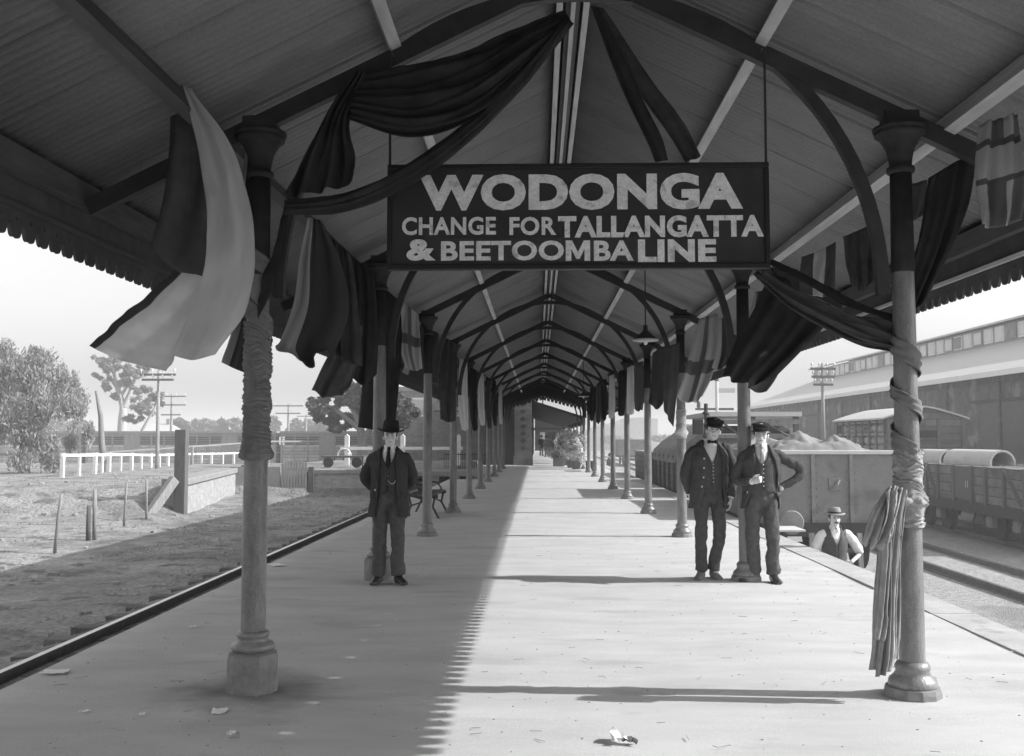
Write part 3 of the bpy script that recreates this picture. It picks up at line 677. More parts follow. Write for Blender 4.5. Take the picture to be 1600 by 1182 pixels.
# open spiral ribbon on the right column, part of the same binding
b = MB(); rows = []; n = 150
for i in range(n+1):
    t = i/n; a = -1.2-t*2*math.pi*2.35; z = 1.47+t*.70; row = []
    wd = .085+.02*math.sin(t*9)
    for k in range(9):
        s = k/8-.5; rr = .082+.010*abs(math.sin(s*9+t*6))+.004*math.sin(t*50+s*14)
        row.append((rr*math.cos(a), rr*math.sin(a), z+s*wd*1.25-1.02))
    rows.append(row)
b.grid(rows); b.build('spiral_band', CL_WRAP, w2, smooth=True, solid=.006)
def hang(name, rows, m, parent, nu=30, nv=40, folds=(4,.018), seed=0):
    o = cloth(name, rows, m, None, None, nu=nu, nv=nv, folds=folds, seed=seed, solid=.005)
    o.parent = parent; o.location = o.location-parent.location; return o
for k, (x0, x1, xb, yb, zz, m_) in enumerate(((1388,1400,1369,1046,6.08,CL_WRAPL), (1394,1408,1378,1056,6.04,CL_WRAP), (1400,1416,1388,1050,6.07,CL_WRAPL), (1405,1420,1396,1030,6.1,CL_WRAP), (1392,1402,1374,1000,6.02,CL_WRAPL))):
    r_ = random.Random(k); rows = []
    for q, y in enumerate((768, 815, 875, 950, yb-30, yb)):
        t = q/5; xc = lerp((x0+x1)/2, xb, t**.6)+r_.uniform(-2,2); hw = lerp(7, 9, t)*r_.uniform(.8,1.2)
        rows.append(Z(zz-.02*t, (xc-hw, y+r_.uniform(-2,2)), (xc, y), (xc+hw*.9, y+r_.uniform(-3,3))))
    hang('tail_strip', rows, m_, w2, nu=14, nv=50, folds=(1.3,.013), seed=k*1.7)
hang('bow_loop', [Z(6.05,(1386,764),(1398,760),(1410,764)), Z(6.0,(1362,800),(1382,806),(1402,802)), Z(6.0,(1350,835),(1368,848),(1384,842)), Z(6.04,(1350,850),(1364,858),(1376,852))], CL_WRAPL, w2, folds=(2.6,.022), seed=2)
hang('bow_loop', [Z(6.0,(1384,768),(1392,764),(1402,770)), Z(5.98,(1384,800),(1390,812),(1398,812)), Z(5.98,(1372,842),(1382,850),(1392,846))], CL_WRAPL, w2, folds=(1.1,.02), seed=4)
MB().ell((-.055,-.075,.16), .06, .045, .035, 14, 10).build('knot', CL_WRAPL, w2, smooth=True, wrinkle=.02)
cloth('cloth_band', [Z(6.12,(444,326),(438,350),(428,390),(412,430),(402,470)), Z(6.1,(452,345),(446,372),(438,410),(424,452),(404,498))], CL_DK, 'dark cloth band pulled diagonally across the left front column', 'cloth band', nu=20, nv=10, folds=(2,.012), seed=5)
for (y, z, sg_, lb) in ((15.91, 1.62, 1, 'white rosette of cloth tied round the third right column'),):
    t = wound(lb, CXR+HS, 17-1.09 if False else 15.91, 1.55, 2.02, .066, lambda t: .01+.03*math.exp(-((t-.2)/.1)**2), CL_LT, 3, .012, nz=40, seg=30)
    t.location.y = YF[2]; t.location.z = 1.55

# ================================================================== PEOPLE
def loftshell(secs, seg=36, nz=36):
    """open coat shell: secs = (z, cx, cy, rx, ry, gapL, gapR) ; gap angles from the front, degrees"""
    rows = []
    for j in range(nz+1):
        q = cr7(secs, j/nz); z, cx, cy, rx, ry, g0, g1 = q; row = []
        for k in range(seg+1):
            a = R(lerp(g1, 360-g0, k/seg)); 
            row.append((cx+rx*math.sin(a), cy-ry*math.cos(a), z))
        rows.append(row)
    return rows
def cr7(secs, t):
    n = len(secs)-1; x = min(t*n, n-1e-9); i = int(x); f = x-i; f2 = f*f*(3-2*f)
    return [lerp(a, b, f*.5+f2*.5) for a, b in zip(secs[i], secs[i+1])]
def hand(mb, wrist, dirv, palm, thumb, s=1., curl=.5):
    """dirv along the hand, palm normal, thumb side vector"""
    d = Vector(dirv).normalized(); t = Vector(thumb); t = (t-d*t.dot(d)).normalized(); p = Vector(palm); p = (p-d*p.dot(d)-t*p.dot(t)).normalized()
    w_ = Vector(wrist); rot = Matrix((t, p, d)).transposed()
    mb.ell(w_+d*.05*s, .040*s, .017*s, .055*s, 12, 8, rot)
    mb.tube([w_-d*.03*s, w_+d*.02*s], [.026*s, .027*s], 10)
    for i, (off, ln) in enumerate(((.030,.078),(.011,.086),(-.009,.08),(-.028,.062))):
        b = w_+d*.088*s+t*off*s; c = curl*(1+.12*i); p0 = b; pts = [b-d*.02*s, b]
        for q in range(3):
            an = c*(q+1)*.62; dd = d*math.cos(an)+p*math.sin(an); p0 = p0+dd*ln*s*(.42,.33,.25)[q]; pts.append(p0)
        mb.tube(pts, [.0095*s,.0095*s,.009*s,.0082*s,.006*s], 8)
    b = w_+d*.02*s+t*.03*s; dd = (d*.75+t*.6+p*.25).normalized(); d2 = (d*.9+t*.1+p*.45).normalized()
    mb.tube([b, b+dd*.035*s, b+dd*.035*s+d2*.03*s, b+dd*.035*s+d2*.055*s], [.014*s,.012*s,.0105*s,.007*s], 8)
def smooth_pts(pts, n): return [cr(pts, i/n) for i in range(n+1)]
def person(label, loc, rz, H, sh, pose, hat, mats, jacket, opts):
    """local frame: faces -Y, +X is the viewer's right; built for 1.74 m and scaled"""
    sc = H/1.74
    hc = Vector(pose.get('head', (0,-.02,1.615))); hr = Matrix.Rotation(pose.get('turn', 0),3,'Z') @ Matrix.Rotation(pose.get('tilt', 0),3,'Y') @ Matrix.Rotation(pose.get('nod', 0),3,'X')
    h = lambda x, y, z: hc+hr @ Vector((x, y, z))
    B = MB()
    B.ell(h(0,.012,.03), .074, .092, .098, 20, 14, hr)                       # skull
    B.ell(h(0,-.022,-.05), .056, .066, .072, 18, 12, hr)                      # face and jaw
    B.ell(h(0,-.062,-.098), .026, .022, .02, 10, 8, hr)                       # chin
    B.ell(h(0,-.068,.022), .046, .02, .02, 12, 8, hr)                         # brow
    for q in (-1, 1):
        B.ell(h(q*.036,-.058,-.03), .022, .022, .024, 10, 8, hr)              # cheek
        B.ell(h(q*.076,.012,-.018), .010, .018, .032, 8, 8, hr)               # ear
        B.ell(h(q*.028,-.076,.006), .013, .008, .008, 8, 6, hr)               # eyelid
    B.tube([h(0,-.078,.012), h(0,-.094,-.018), h(0,-.104,-.034)], [.008,.011,.014], 8)   # nose
    B.ell(h(0,-.09,-.036), .018, .012, .01, 8, 6, hr)
    B.ell(h(0,-.078,-.066), .024, .012, .012, 10, 6, hr)                      # mouth
    B.tube([(0,.02,1.36), (hc.x*.4, .012, 1.47), h(0,.02,-.06)], [.07,.056,.054], 14)    # neck
    B.tube([(0,.01,.88), (0,.0,1.0), (0,.0,1.2), (0,.01,1.36), (0,.01,1.43)], [.085,.095,.11,.115,.06], 16, up=(1,0,0))
    B.tube([(-.15,.01,1.37), (.15,.01,1.37)], [.045,.045], 12)
    for q in (-1, 1):
        leg = pose['legs'][0 if q < 0 else 1]
        B.tube(smooth_pts(leg, 10), [lerp(.062, .03, i/10) for i in range(11)], 12)
        B.tube([Vector(leg[-1])+Vector((0,.02,-.02)), Vector(leg[-1])+Vector((pose['toes'][0 if q < 0 else 1][0]*.6, pose['toes'][0 if q < 0 else 1][1]*.6,-.055))], [.022,.018], 10)
        arm = pose['arms'][0 if q < 0 else 1]
        B.tube(smooth_pts(arm, 10), [lerp(.04, .026, i/10) for i in range(11)], 12)
        hd = pose['hands'][0 if q < 0 else 1]
        hand(B, arm[-1], *hd[:3], s=1.0, curl=hd[3])
    def fin(m): m.v = [(x*sc, y*sc, z*sc) for x, y, z in m.v]; return m
    root = fin(B).build('person', mats['skin'], smooth=True, remesh=.0068, sm=3)
    root.location = loc; root.rotation_euler = (0, 0, rz); tag(root, label, 'person')
    def part(m, nm, mt, **k): return fin(m).build(nm, mt, root, **k)
    # eyes, brows, mouth
    for q in (-1, 1):
        part(MB().ell(h(q*.028,-.083,.003), .0105, .006, .0052, 8, 6, hr), 'eye', M_EYE, smooth=True)
        part(MB().tube([h(q*.012,-.089,.020), h(q*.03,-.088,.025), h(q*.046,-.074,.019)], [.004,.0048,.003], 6), 'eyebrow', M_HAIR, smooth=True)
    part(MB().tube([h(-.022,-.082,-.067), h(0,-.0895,-.0665), h(.022,-.082,-.067)], [.002,.0042,.002], 6), 'lips', M_LIP, smooth=True)
    if opts.get('moustache'):
        part(MB().tube([h(-.036,-.078,-.062), h(-.015,-.092,-.053), h(0,-.095,-.05), h(.015,-.092,-.053), h(.036,-.078,-.062)], [.004,.009,.009,.009,.004], 8), 'moustache', M_HAIR, smooth=True)
    # hair: back and sides
    b = MB(); b.ell(h(0,.026,.036), .080, .094, .098, 20, 12, hr)
    if opts.get('fringe'): b.tube([h(-.055,-.052,.07), h(-.01,-.084,.062), h(.04,-.068,.066)], [.02,.022,.018], 8)
    for q in (-1, 1): b.ell(h(q*.069,.002,.028), .012, .03, .045, 8, 6, hr)
    b = part(b, 'hair', M_HAIR, smooth=True)
    # headgear
    if hat == 'bowler' or hat == 'felt':
        hm = M_FELT if hat == 'bowler' else M_GFELT
        t2 = Matrix.Rotation(opts.get('hattilt', .0),3,'Y') @ Matrix.Rotation(opts.get('hatnod', 0),3,'X')
        def hp(v): return h(*(t2 @ Vector(v)))
        def lt(prof, sx, sy, warp=0, zb=.055):
            m = MB(); sg_ = 32; n = len(prof); vs = []
            for r, z in prof:
                for k in range(sg_):
                    a = 2*math.pi*k/sg_; wz = warp*abs(math.cos(a))**2 if r > .1 else 0
                    vs.append(hp((r*math.cos(a)*sx, .01+r*math.sin(a)*sy, zb+z+wz-(.012*math.sin(a)**2 if r > .1 else 0))))
            m.add(vs, [(i*sg_+k,i*sg_+(k+1)%sg_,(i+1)*sg_+(k+1)%sg_,(i+1)*sg_+k) for i in range(n-1) for k in range(sg_)]+[tuple(range(sg_-1,-1,-1)), tuple((n-1)*sg_+k for k in range(sg_))])
            return m
        hh = opts.get('crown', .115)
        part(lt([(.05,-.004),(.142,-.010),(.150,-.003),(.142,.006),(.096,.006),(.092,.02),(.088,hh*.6),(.082,hh*.9),(.066,hh*1.05),(.03,hh*.98),(.01,hh*.93)], 1, 1.18, .02), 'hat', hm, smooth=True)
        part(lt([(.093,.008),(.0965,.012),(.095,.036),(.091,.036)], 1, 1.18), 'hat_band', M_BAND, smooth=True)
    elif hat == 'cap':
        m = MB(); t2 = Matrix.Rotation(opts.get('hattilt', 0),3,'Y'); vs = []; sg_ = 28
        prof = [(.03,.03),(.083,.036),(.086,.06),(.093,.085),(.100,.102),(.092,.118),(.05,.126),(.01,.128)]
        for r, z in prof:
            for k in range(sg_):
                a = 2*math.pi*k/sg_; vs.append(h(*(t2 @ Vector((r*math.cos(a), .008+r*math.sin(a)*1.14, z-.012*math.sin(a)*(-1))))))
        n = len(prof)
        m.add(vs, [(i*sg_+k,i*sg_+(k+1)%sg_,(i+1)*sg_+(k+1)%sg_,(i+1)*sg_+k) for i in range(n-1) for k in range(sg_)]+[tuple(range(sg_-1,-1,-1)), tuple((n-1)*sg_+k for k in range(sg_))])
        cp = part(m, 'cap', M_FELT, smooth=True)
        m = MB(); rows = [[], []]
        for i in range(15):
            a = R(-68+136*i/14); 
            for r, rr, zz in ((0, .084, .040), (1, .118, .022)):
                rows[r].append(h(*(t2 @ Vector((rr*math.sin(a)*.96, .008-rr*1.14*math.cos(a), zz)))))
        m.grid(rows); part(m, 'cap_peak', M_BOOT, smooth=True, solid=.005)
    # trousers
    b = MB()
    b.tube([(0,-.002,1.09), (0,.0,1.02), (0,.01,.89), (0,.012,.83)], [.138,.142,.147,.10], 20, up=(1,0,0))
    b.v = [(x*1.12, y*.86, z) for x, y, z in b.v]
    for q in (0, 1):
        leg = [Vector(p) for p in pose['legs'][q]]
        k = opts.get('legw', 1.)
        pts = smooth_pts(leg, 14); pts[-1] = pts[-1]+Vector((0,0,.0))
        b.tube(pts, [k*r for r in [.092,.094,.093,.09,.085,.08,.077,.075,.074,.074,.074,.074,.075,.077,.08]], 16)
    part(b, 'trousers', mats['trousers'], smooth=True, remesh=.011, sm=2, wrinkle=.048)
    # boots
    for q in (0, 1):
        an = Vector(pose['legs'][q][-1]); tx, ty = pose['toes'][q]; dv = Vector((tx, ty, 0)); ln = dv.length; dn = dv.normalized(); sd = Vector((-dn.y, dn.x, 0))
        b = MB(); rows = []
        base = Vector((an.x, an.y, 0))
        for t, wd, ht in ((-.34,.028,.07),(-.28,.036,.10),(0,.040,.115),(.25,.041,.095),(.5,.046,.066),(.75,.05,.052),(1.0,.042,.044),(1.1,.022,.036)):
            c = base+dn*(t*ln*.82); rows.append([c+sd*math.cos(u)*wd+Vector((0,0,max(.004, ht*.5+ht*.55*math.sin(u)))) for u in [2*math.pi*i/14 for i in range(15)]])
        b.grid(rows); b.add(rows[0][:-1], [tuple(range(14))]); b.add(rows[-1][:-1], [tuple(range(14))])
        b.tube([an+Vector((0,0,.06)), base+Vector((0,0,.06))], [.046,.046], 12)
        bo = part(b, 'boot', mats['boots'], smooth=True)
    # waistcoat
    if mats.get('vest'):
        gz = opts.get('veeZ', 1.25)
        secs = [(.985,0,-.004,.168,.132,14,14),(1.02,0,-.004,.165,.130,1.5,1.5),(1.12,0,-.006,.162,.132,1,1),(gz,0,-.008,.172,.140,1.5,1.5),(1.34,0,-.004,.168,.132,15,15),(1.42,0,.004,.13,.098,32,32),(1.465,0,.01,.085,.07,52,52)]
        b = MB(); b.grid(loftshell(secs, 40, 40)); v = part(b, 'waistcoat', mats['vest'], smooth=True, solid=.008, wrinkle=.020)
        for i in range(opts.get('vbuttons', 5)):
            z = lerp(1.05, gz-.01, i/(opts.get('vbuttons',5)-1)); y = -.006-lerp(.131,.142,(z-1.05)/.2)-.006
            bb = fin(MB().ell((.006, y, z), .0075, .005, .0075, 8, 6)).build('button', mats.get('vbut', M_BRASS), v, smooth=True)
        if opts.get('chain'):
            pts = [(.0,-.15,1.135),(.03,-.155,1.10),(.06,-.145,1.095),(.085,-.135,1.13)]
            fin(MB().tube(smooth_pts(pts, 10), .004, 6)).build('watch_chain', M_BRASS, v, smooth=True)
    # shirt front, collar, tie
    secs = [(1.045,0,0,.14,.108,0,0),(1.2,0,-.004,.158,.126,0,0),(1.33,0,-.002,.155,.122,0,0),(1.42,0,.006,.12,.09,0,0),(1.465,0,.012,.075,.064,0,0)]
    b = MB(); b.grid(loftshell(secs, 32, 24)); shirt = part(b, 'shirt', mats.get('shirt', M_SHIRT), smooth=True, wrinkle=.01)
    nx = hc.x*.35
    secs = [(1.455,nx,.012,.072,.066,22,22),(1.482,nx,.012,.065,.062,14,14),(1.512,nx*1.3,.014,.063,.062,12,12)]
    b = MB(); b.grid(loftshell(secs, 30, 6)); fin(b).build('collar', M_SHIRT, shirt, smooth=True, solid=.005)
    for q in (-1, 1):
        b = MB(); b.grid([[(nx+q*.008,-.062,1.50),(nx+q*.05,-.045,1.498)],[(nx+q*.022,-.083,1.47),(nx+q*.055,-.062,1.458)],[(nx+q*.034,-.094,1.425),(nx+q*.05,-.082,1.43)]])
        fin(b).build('collar_point', M_SHIRT, shirt, solid=.004)
    if opts.get('tie') == 'long':
        b = MB(); b.tube([(nx,-.078,1.487),(nx,-.095,1.455)], [.020,.014], 8, flat=1); b.tube([(nx,-.095,1.46),(nx*.6,-.125,1.38),(nx*.4,-.137,1.27)], [.013,.026,.032], 10, flat=.35, up=(0,1,0))
        fin(b).build('necktie', opts.get('tiemat', M_FELT), shirt, smooth=True)
    elif opts.get('tie') == 'bow':
        b = MB(); b.ell((nx,-.084,1.478), .012, .012, .014, 8, 6)
        for q in (-1, 1): b.tube([(nx+q*.006,-.086,1.478),(nx+q*.03,-.088,1.482),(nx+q*.052,-.078,1.478)], [.008,.019,.020], 8, flat=.5)
        fin(b).build('bow_tie', M_FELT, shirt, smooth=True)
    # jacket
    if jacket:
        b = MB(); b.grid(loftshell(jacket, 48, 44)); 
        jk = part(b, 'jacket', mats['jacket'], smooth=True, solid=.012, wrinkle=.038)
        for q in (-1, 1):      # pocket flaps
            s_ = min((cr7(jacket, i/200) for i in range(201)), key=lambda v_: abs(v_[0]-.985)); z, cx, cy, rx, ry = s_[:5]
            m = MB(); m.grid([[(cx+(rx+.010+dz*.006)*math.sin(R(aa)), cy-(ry+.010+dz*.006)*math.cos(R(aa)), z-dz*.05) for aa in [q*v_ for v_ in range(44, 69, 4)]] for dz in (0, .5, 1)]); fin(m).build('pocket_flap', mats['jacket'], jk, smooth=True, solid=.006)
        for q in (-1, 1):
            ga = 22 if q < 0 else 6
            pts = []
            for s_ in jacket[::-1]:
                z, cx, cy, rx, ry, g0, g1 = s_
                if z < opts.get('lapelZ', 1.2): break
                a = R(-g0 if q < 0 else g1)
                pts.append((z, Vector((cx+(rx+.009)*math.sin(a), cy-(ry+.009)*math.cos(a), z)), cx, cy, rx, ry, a))
            if len(pts) > 2:
                rows = []
                nq = len(pts)-1
                for i, (z, p, cx, cy, rx, ry, a) in enumerate(pts):
                    t = i/nq; wl = lerp(.26, .05, t) if t > .25 else lerp(.34, .42, t*4)
                    a2 = a+q*wl*1.1
                    rows.append([p, Vector((cx+(rx+.018)*math.sin((a+a2)/2), cy-(ry+.018)*math.cos((a+a2)/2), z-.005)), Vector((cx+(rx+.013)*math.sin(a2), cy-(ry+.013)*math.cos(a2), z-.012))])
                m = MB(); m.grid(rows); fin(m).build('lapel', mats['jacket'], jk, solid=.006, smooth=True)
        for (z, side) in opts.get('jbuttons', []):
            # position on the front edge
            ts = [i/200 for i in range(201)]; q_ = min((cr7(jacket, t) for t in ts), key=lambda s_: abs(s_[0]-z))
            z, cx, cy, rx, ry, g0, g1 = q_; a = R(-(g0+8)) if side < 0 else R(g1+8)
            fin(MB().ell((cx+(rx+.012)*math.sin(a), cy-(ry+.012)*math.cos(a), z), .0105, .0075, .0105, 8, 6)).build('button', M_BRASS, jk, smooth=True)
        sleeve, sm_ = mats['jacket'], jk
    else: sleeve, sm_ = mats.get('shirt', M_SHIRT), shirt
    for q in (0, 1):
        arm = [Vector(p) for p in pose['arms'][q]]; ex = opts.get('sleeve', 1.0)
        pts = smooth_pts(arm, 16); n = int(16*ex); pts = pts[:n+1]
        inn = arm[0]+Vector((.05 if q == 0 else -.05, 0, .012))
        pts = [inn]+pts
        rad = [.066]+[.064,.067,.069,.068,.067,.066,.065,.063,.062,.060,.058,.055,.053,.051,.049,.047,.047][:n+1]
        m = MB(); m.tube(pts, [r*opts.get('slw', .93) for r in rad], 16)
        fin(m).build('sleeve', sleeve, sm_, smooth=True, remesh=.010, sm=2, wrinkle=.042)
        if jacket and opts.get('cuff', True):
            e = pts[-1]; d = (pts[-1]-pts[-2]).normalized()
            fin(MB().tube([e-d*.01, e+d*.012], [.034,.034], 12)).build('cuff', M_SHIRT, sm_, smooth=True)
    return root
DN = (0,0,-1)
# 1: man in dark suit and bowler, hands behind his back
person('man in dark suit and bowler hat with watch chain, hands held behind his back',
  (P(607, 910, 10.75).x, 10.75, 0), .04, 1.71, 1,
  dict(head=(.01,-.02,1.615), turn=.05, tilt=-.03,
       legs=([(-.085,.0,.90),(-.10,-.012,.48),(-.112,.015,.09)], [(.085,.0,.90),(.095,-.02,.48),(.108,.0,.09)]), toes=((-.05,-.21),(.10,-.18)),
       arms=([(-.186,.0,1.378),(-.262,.05,1.13),(-.06,.18,.96)], [(.186,.0,1.378),(.255,.05,1.13),(.06,.19,.98)]),
       hands=(((.8,.3,-.4),(0,1,0),(0,-.3,1),.5), ((-.8,.3,-.4),(0,1,0),(0,-.3,1),.5))),
  'bowler', dict(skin=M_SKIN, trousers=M_TROU, boots=M_BOOT, vest=M_SUIT, jacket=M_SUITJ, vbut=M_FELT),
  [(.73,.0,.012,.228,.17,42,34),(.80,.0,.01,.222,.168,40,30),(.92,0,.008,.208,.162,36,28),(1.06,0,.004,.196,.158,32,26),(1.2,0,.002,.205,.16,30,26),(1.33,0,.002,.212,.150,24,22),(1.40,0,.006,.192,.118,26,26),(1.45,0,.014,.135,.09,38,38),(1.495,.0,.022,.078,.066,75,75)],
  dict(tie='long', chain=True, hattilt=.10, crown=.118, lapelZ=1.1, veeZ=1.27, jbuttons=[(1.03,-1)], legw=.99, cuff=False))
# 2: taller railwayman
person('taller railwayman in peaked cap, black bow tie and open jacket, arm hanging by the column',
  (P(1110, 900, 11.2).x, 11.2, 0), .10, 1.79, 1,
  dict(head=(.045,-.03,1.61), turn=-.1, tilt=.10,
       legs=([(-.085,.0,.90),(-.105,-.03,.48),(-.10,.0,.09)], [(.085,.0,.90),(.085,-.055,.50),(.045,.03,.09)]), toes=((-.10,-.20),(.01,-.22)),
       arms=([(-.186,.0,1.378),(-.255,.03,1.13),(-.20,.10,.92)], [(.195,.0,1.40),(.262,-.015,1.13),(.215,-.07,.885)]),
       hands=(((.3,.4,-.8),(1,0,0),(0,-1,0),.5), ((-.10,-.12,-1),(-1,.2,0),(-.2,-1,0),.42))),
  'cap', dict(skin=M_SKIN, trousers=M_UNI, boots=M_BOOTG, vest=M_UNI, jacket=M_UNI, vbut=M_BRASS),
  [(.76,-.01,.01,.218,.168,38,42),(.84,-.005,.01,.212,.165,35,40),(.96,0,.008,.202,.160,28,38),(1.08,0,.004,.194,.158,22,36),(1.2,0,.002,.203,.16,19,36),(1.33,0,.002,.212,.150,16,30),(1.40,0,.006,.192,.118,20,28),(1.45,0,.014,.135,.09,36,38),(1.495,.01,.022,.078,.066,75,75)],
  dict(tie='bow', hattilt=.10, jbuttons=[(1.30,-1),(1.20,-1),(1.10,-1),(1.0,-1)], vbuttons=6, lapelZ=1.34, legw=.86))
# 3: railwayman, arm akimbo, fist at the waist
person('railwayman in peaked cap with one elbow out and a fist held at his waist',
  (P(1192, 904, 10.95).x, 10.95, 0), -.10, 1.735, 1,
  dict(head=(.0,-.02,1.61), turn=-.12, tilt=.03,
       legs=([(-.085,.0,.90),(-.105,-.02,.48),(-.085,.04,.09)], [(.085,.0,.90),(.10,-.05,.49),(.115,.0,.09)]), toes=((-.19,-.11),(.04,-.21)),
       arms=([(-.186,.0,1.378),(-.265,-.02,1.12),(-.125,-.19,1.10)], [(.186,.0,1.378),(.43,.03,1.20),(.205,-.04,1.03)]),
       hands=(((.72,-.45,.22),(.2,.9,-.2),(0,.1,1),1.5), ((-.85,.1,-.35),(0,1,.0),(0,.3,1),.55))),
  'cap', dict(skin=M_SKIN, trousers=M_TROU, boots=M_BOOT, vest=M_UNI, jacket=M_UNI, vbut=M_BRASS),
  [(.80,-.015,.012,.210,.165,58,66),(.88,-.01,.012,.205,.162,52,64),(.98,0,.008,.198,.160,42,62),(1.08,0,.004,.194,.158,34,56),(1.2,0,.002,.203,.16,27,50),(1.33,0,.002,.212,.150,21,36),(1.40,0,.006,.192,.118,24,30),(1.45,0,.014,.135,.09,36,38),(1.495,.0,.022,.078,.066,75,75)],
  dict(tie='long', tiemat=mat('pale_tie', .5), fringe=True, hattilt=.02, jbuttons=[(.98,-1)], vbuttons=6, lapelZ=1.25, veeZ=1.29, legw=.96))
# 4: shunter in the track, shirt sleeves
person('moustached workman in white shirt sleeves and felt hat standing down in the track',
  (P(1303, 780, 14.4).x, 14.4, -1.19), -.03, 1.73, 1,
  dict(head=(.0,-.02,1.615), turn=.08, tilt=.0,
       legs=([(-.085,.0,.90),(-.10,-.02,.48),(-.10,.02,.09)], [(.085,.0,.90),(.10,-.02,.48),(.12,.0,.09)]), toes=((-.06,-.21),(.08,-.2)),
       arms=([(-.186,.0,1.378),(-.27,.02,1.13),(-.25,-.05,.90)], [(.186,.0,1.378),(.36,.06,1.13),(.20,-.10,1.0)]),
       hands=(((0,-.15,-1),(1,0,0),(.2,-1,0),.5), ((-.85,.0,-.4),(0,1,.0),(0,.3,1),.6))),
  'felt', dict(skin=M_SKIN, trousers=M_TROU, boots=M_BOOT, vest=M_TROU, jacket=None, vbut=M_FELT),
  None, dict(moustache=True, tie=None, hattilt=.03, hatnod=-.1, crown=.10, sleeve=.6, slw=1.08))
# far group beneath the station roof and a man by the far tracks
def far_person(label, x, y, z, rz, H, coat):
    person(label, (x, y, z), rz, H, 1, dict(head=(.0,-.02,1.615),
       legs=([(-.085,.0,.90),(-.10,-.02,.48),(-.10,.02,.09)], [(.085,.0,.90),(.10,-.02,.48),(.11,.0,.09)]), toes=((-.06,-.21),(.08,-.2)),
       arms=([(-.186,.0,1.378),(-.25,.02,1.13),(-.22,-.05,.90)], [(.186,.0,1.378),(.25,.02,1.13),(.22,-.05,.9)]),
       hands=(((0,-.15,-1),(1,0,0),(.2,-1,0),.5), ((0,-.15,-1),(-1,0,0),(-.2,-1,0),.5))),
      'bowler', dict(skin=M_SKIN, trousers=M_TROU, boots=M_BOOT, vest=M_SUIT, jacket=coat, vbut=M_FELT),
      [(.80,0,.012,.220,.165,30,30),(1.08,0,.004,.196,.158,25,25),(1.2,0,.002,.205,.16,24,24),(1.33,0,.002,.212,.150,20,20),(1.40,0,.006,.192,.118,24,24),(1.45,0,.014,.135,.09,36,38),(1.495,.0,.022,.078,.066,75,75)], dict(tie='long'))
far_person('leftmost dark coated figure of the far group under the station roof', P(846,700,84).x, 84, 0, .5, 1.72, M_SUITJ)
far_person('pale coated middle figure of the far group under the station roof', P(854,700,80).x, 80, 0, -.3, 1.66, mat('pale_coat', .45))
far_person('rightmost dark figure of the far group, beside the shrubs', P(865,700,78).x, 78, 0, .2, 1.78, M_UNI)
far_person('distant man standing alone out on the right hand tracks', P(953,715,62).x, 62, -1.2, .9, 1.75, M_SUITJ)

# ================================================================== LEFT SIDE
# pale dock wall running obliquely along the bay
w0, w1_ = Vector((-10.1, 28.2, -.75)), Vector((-11.85, 39.0, -.75))
dock = thing('dock_wall', 'pale brick loading dock wall with thick coping beside the left track', 'wall', w0)
d_ = (w1_-w0); L_ = d_.length; dock.rotation_euler = (0, 0, math.atan2(d_.y, d_.x))
MB().box(0, L_, -.0, .6, -.3, .95).build('wall', M_BRICKL, dock)
cp = MB()
for i in range(7): cp.box(i*L_/7+.006, (i+1)*L_/7-.006, -.08, .66, .951, 1.14)
cp.build('coping', M_COPE, dock, bevel=.02)
# heavy post, brace and slope timbers at the dock's near end
t = thing('timber_post', 'thick dark square post rising at the near end of the pale dock', 'post', (P(283,745,28).x, 28.0, -.75))
MB().box(-.16, .16, -.14, .14, -.2, 2.55).build('post', M_DARKT, t, bevel=.02)
MB().bar((-.12,-.18,1.15), (-.62,-1.0,.02), .2, .26).build('brace', M_WEATH, t, bevel=.015)
t = thing('timber_post', 'dark stump post at the far end of the pale dock beside the pickets', 'post', (P(383,760,38.6).x, 38.6, -.75))
MB().box(-.14, .14, -.14, .14, -.2, 1.25).build('post', M_DARKT, t, bevel=.02)
# picket gate
gx0, gx1 = P(437,760,38).x, P(478,760,38).x
t = thing('picket_gate', 'pale vertical picket gate closing the gap between the two docks', 'gate', (gx0, 38.2, -.66))
n = 9; wd = (gx1-gx0)/n
for i in range(n):
    m = MB(); hgt = 1.30+random.uniform(-.05,.05); m.prism([(i*wd+.009, .0), ((i+1)*wd-.009, .0), ((i+1)*wd-.009, hgt-.06), ((i+.5)*wd, hgt), (i*wd+.009, hgt-.06)], lambda p: (p[0],-.02,p[1]), lambda p: (p[0],.0,p[1])); m.build('picket', M_WEATH, t)
for z in (.3, .95): MB().box(0, gx1-gx0, .001, .06, z, z+.09).build('rail', M_WEATH, t)
MB().box(-2.0, -.05, .0, .05, .0, 1.1).build('side_boards', M_WEATH, t)
MB().box(gx1-gx0+.04, gx1-gx0+.26, -.02, .2, -.1, 1.1).build('gate_post', M_DARKT, t, bevel=.015)
# second dock, facing the camera, then its timber staging
dx0, dx1 = P(484,735,38.3).x, P(640,735,38.3).x
t = thing('dock_wall', 'pale brick dock end facing the camera behind the hatted man', 'wall', (dx0, 38.3, -.7))
MB().box(0, dx1-dx0, 0, .4, -.1, .86).build('wall', M_BRICKL, t)
MB().box(-.06, dx1-dx0+.06, -.07, .5, .861, 1.03).build('coping', M_COPE, t, bevel=.02)
t = thing('timber_staging', 'dark timber staging on posts between left columns beyond the bay track', 'staging', (dx1+.1, 37.6, -.7))
MB().box(0, 2.6, .0, 3, .80, .98).build('deck', M_WEATH, t)
for i in range(4): MB().box(.05+i*.8, .3+i*.8, .05, .3, -.2, .8).build('post', M_WEATH, t)
MB().box(0, 2.6, 1.6, 1.7, -.1, .8).build('backing', M_BLACK, t)
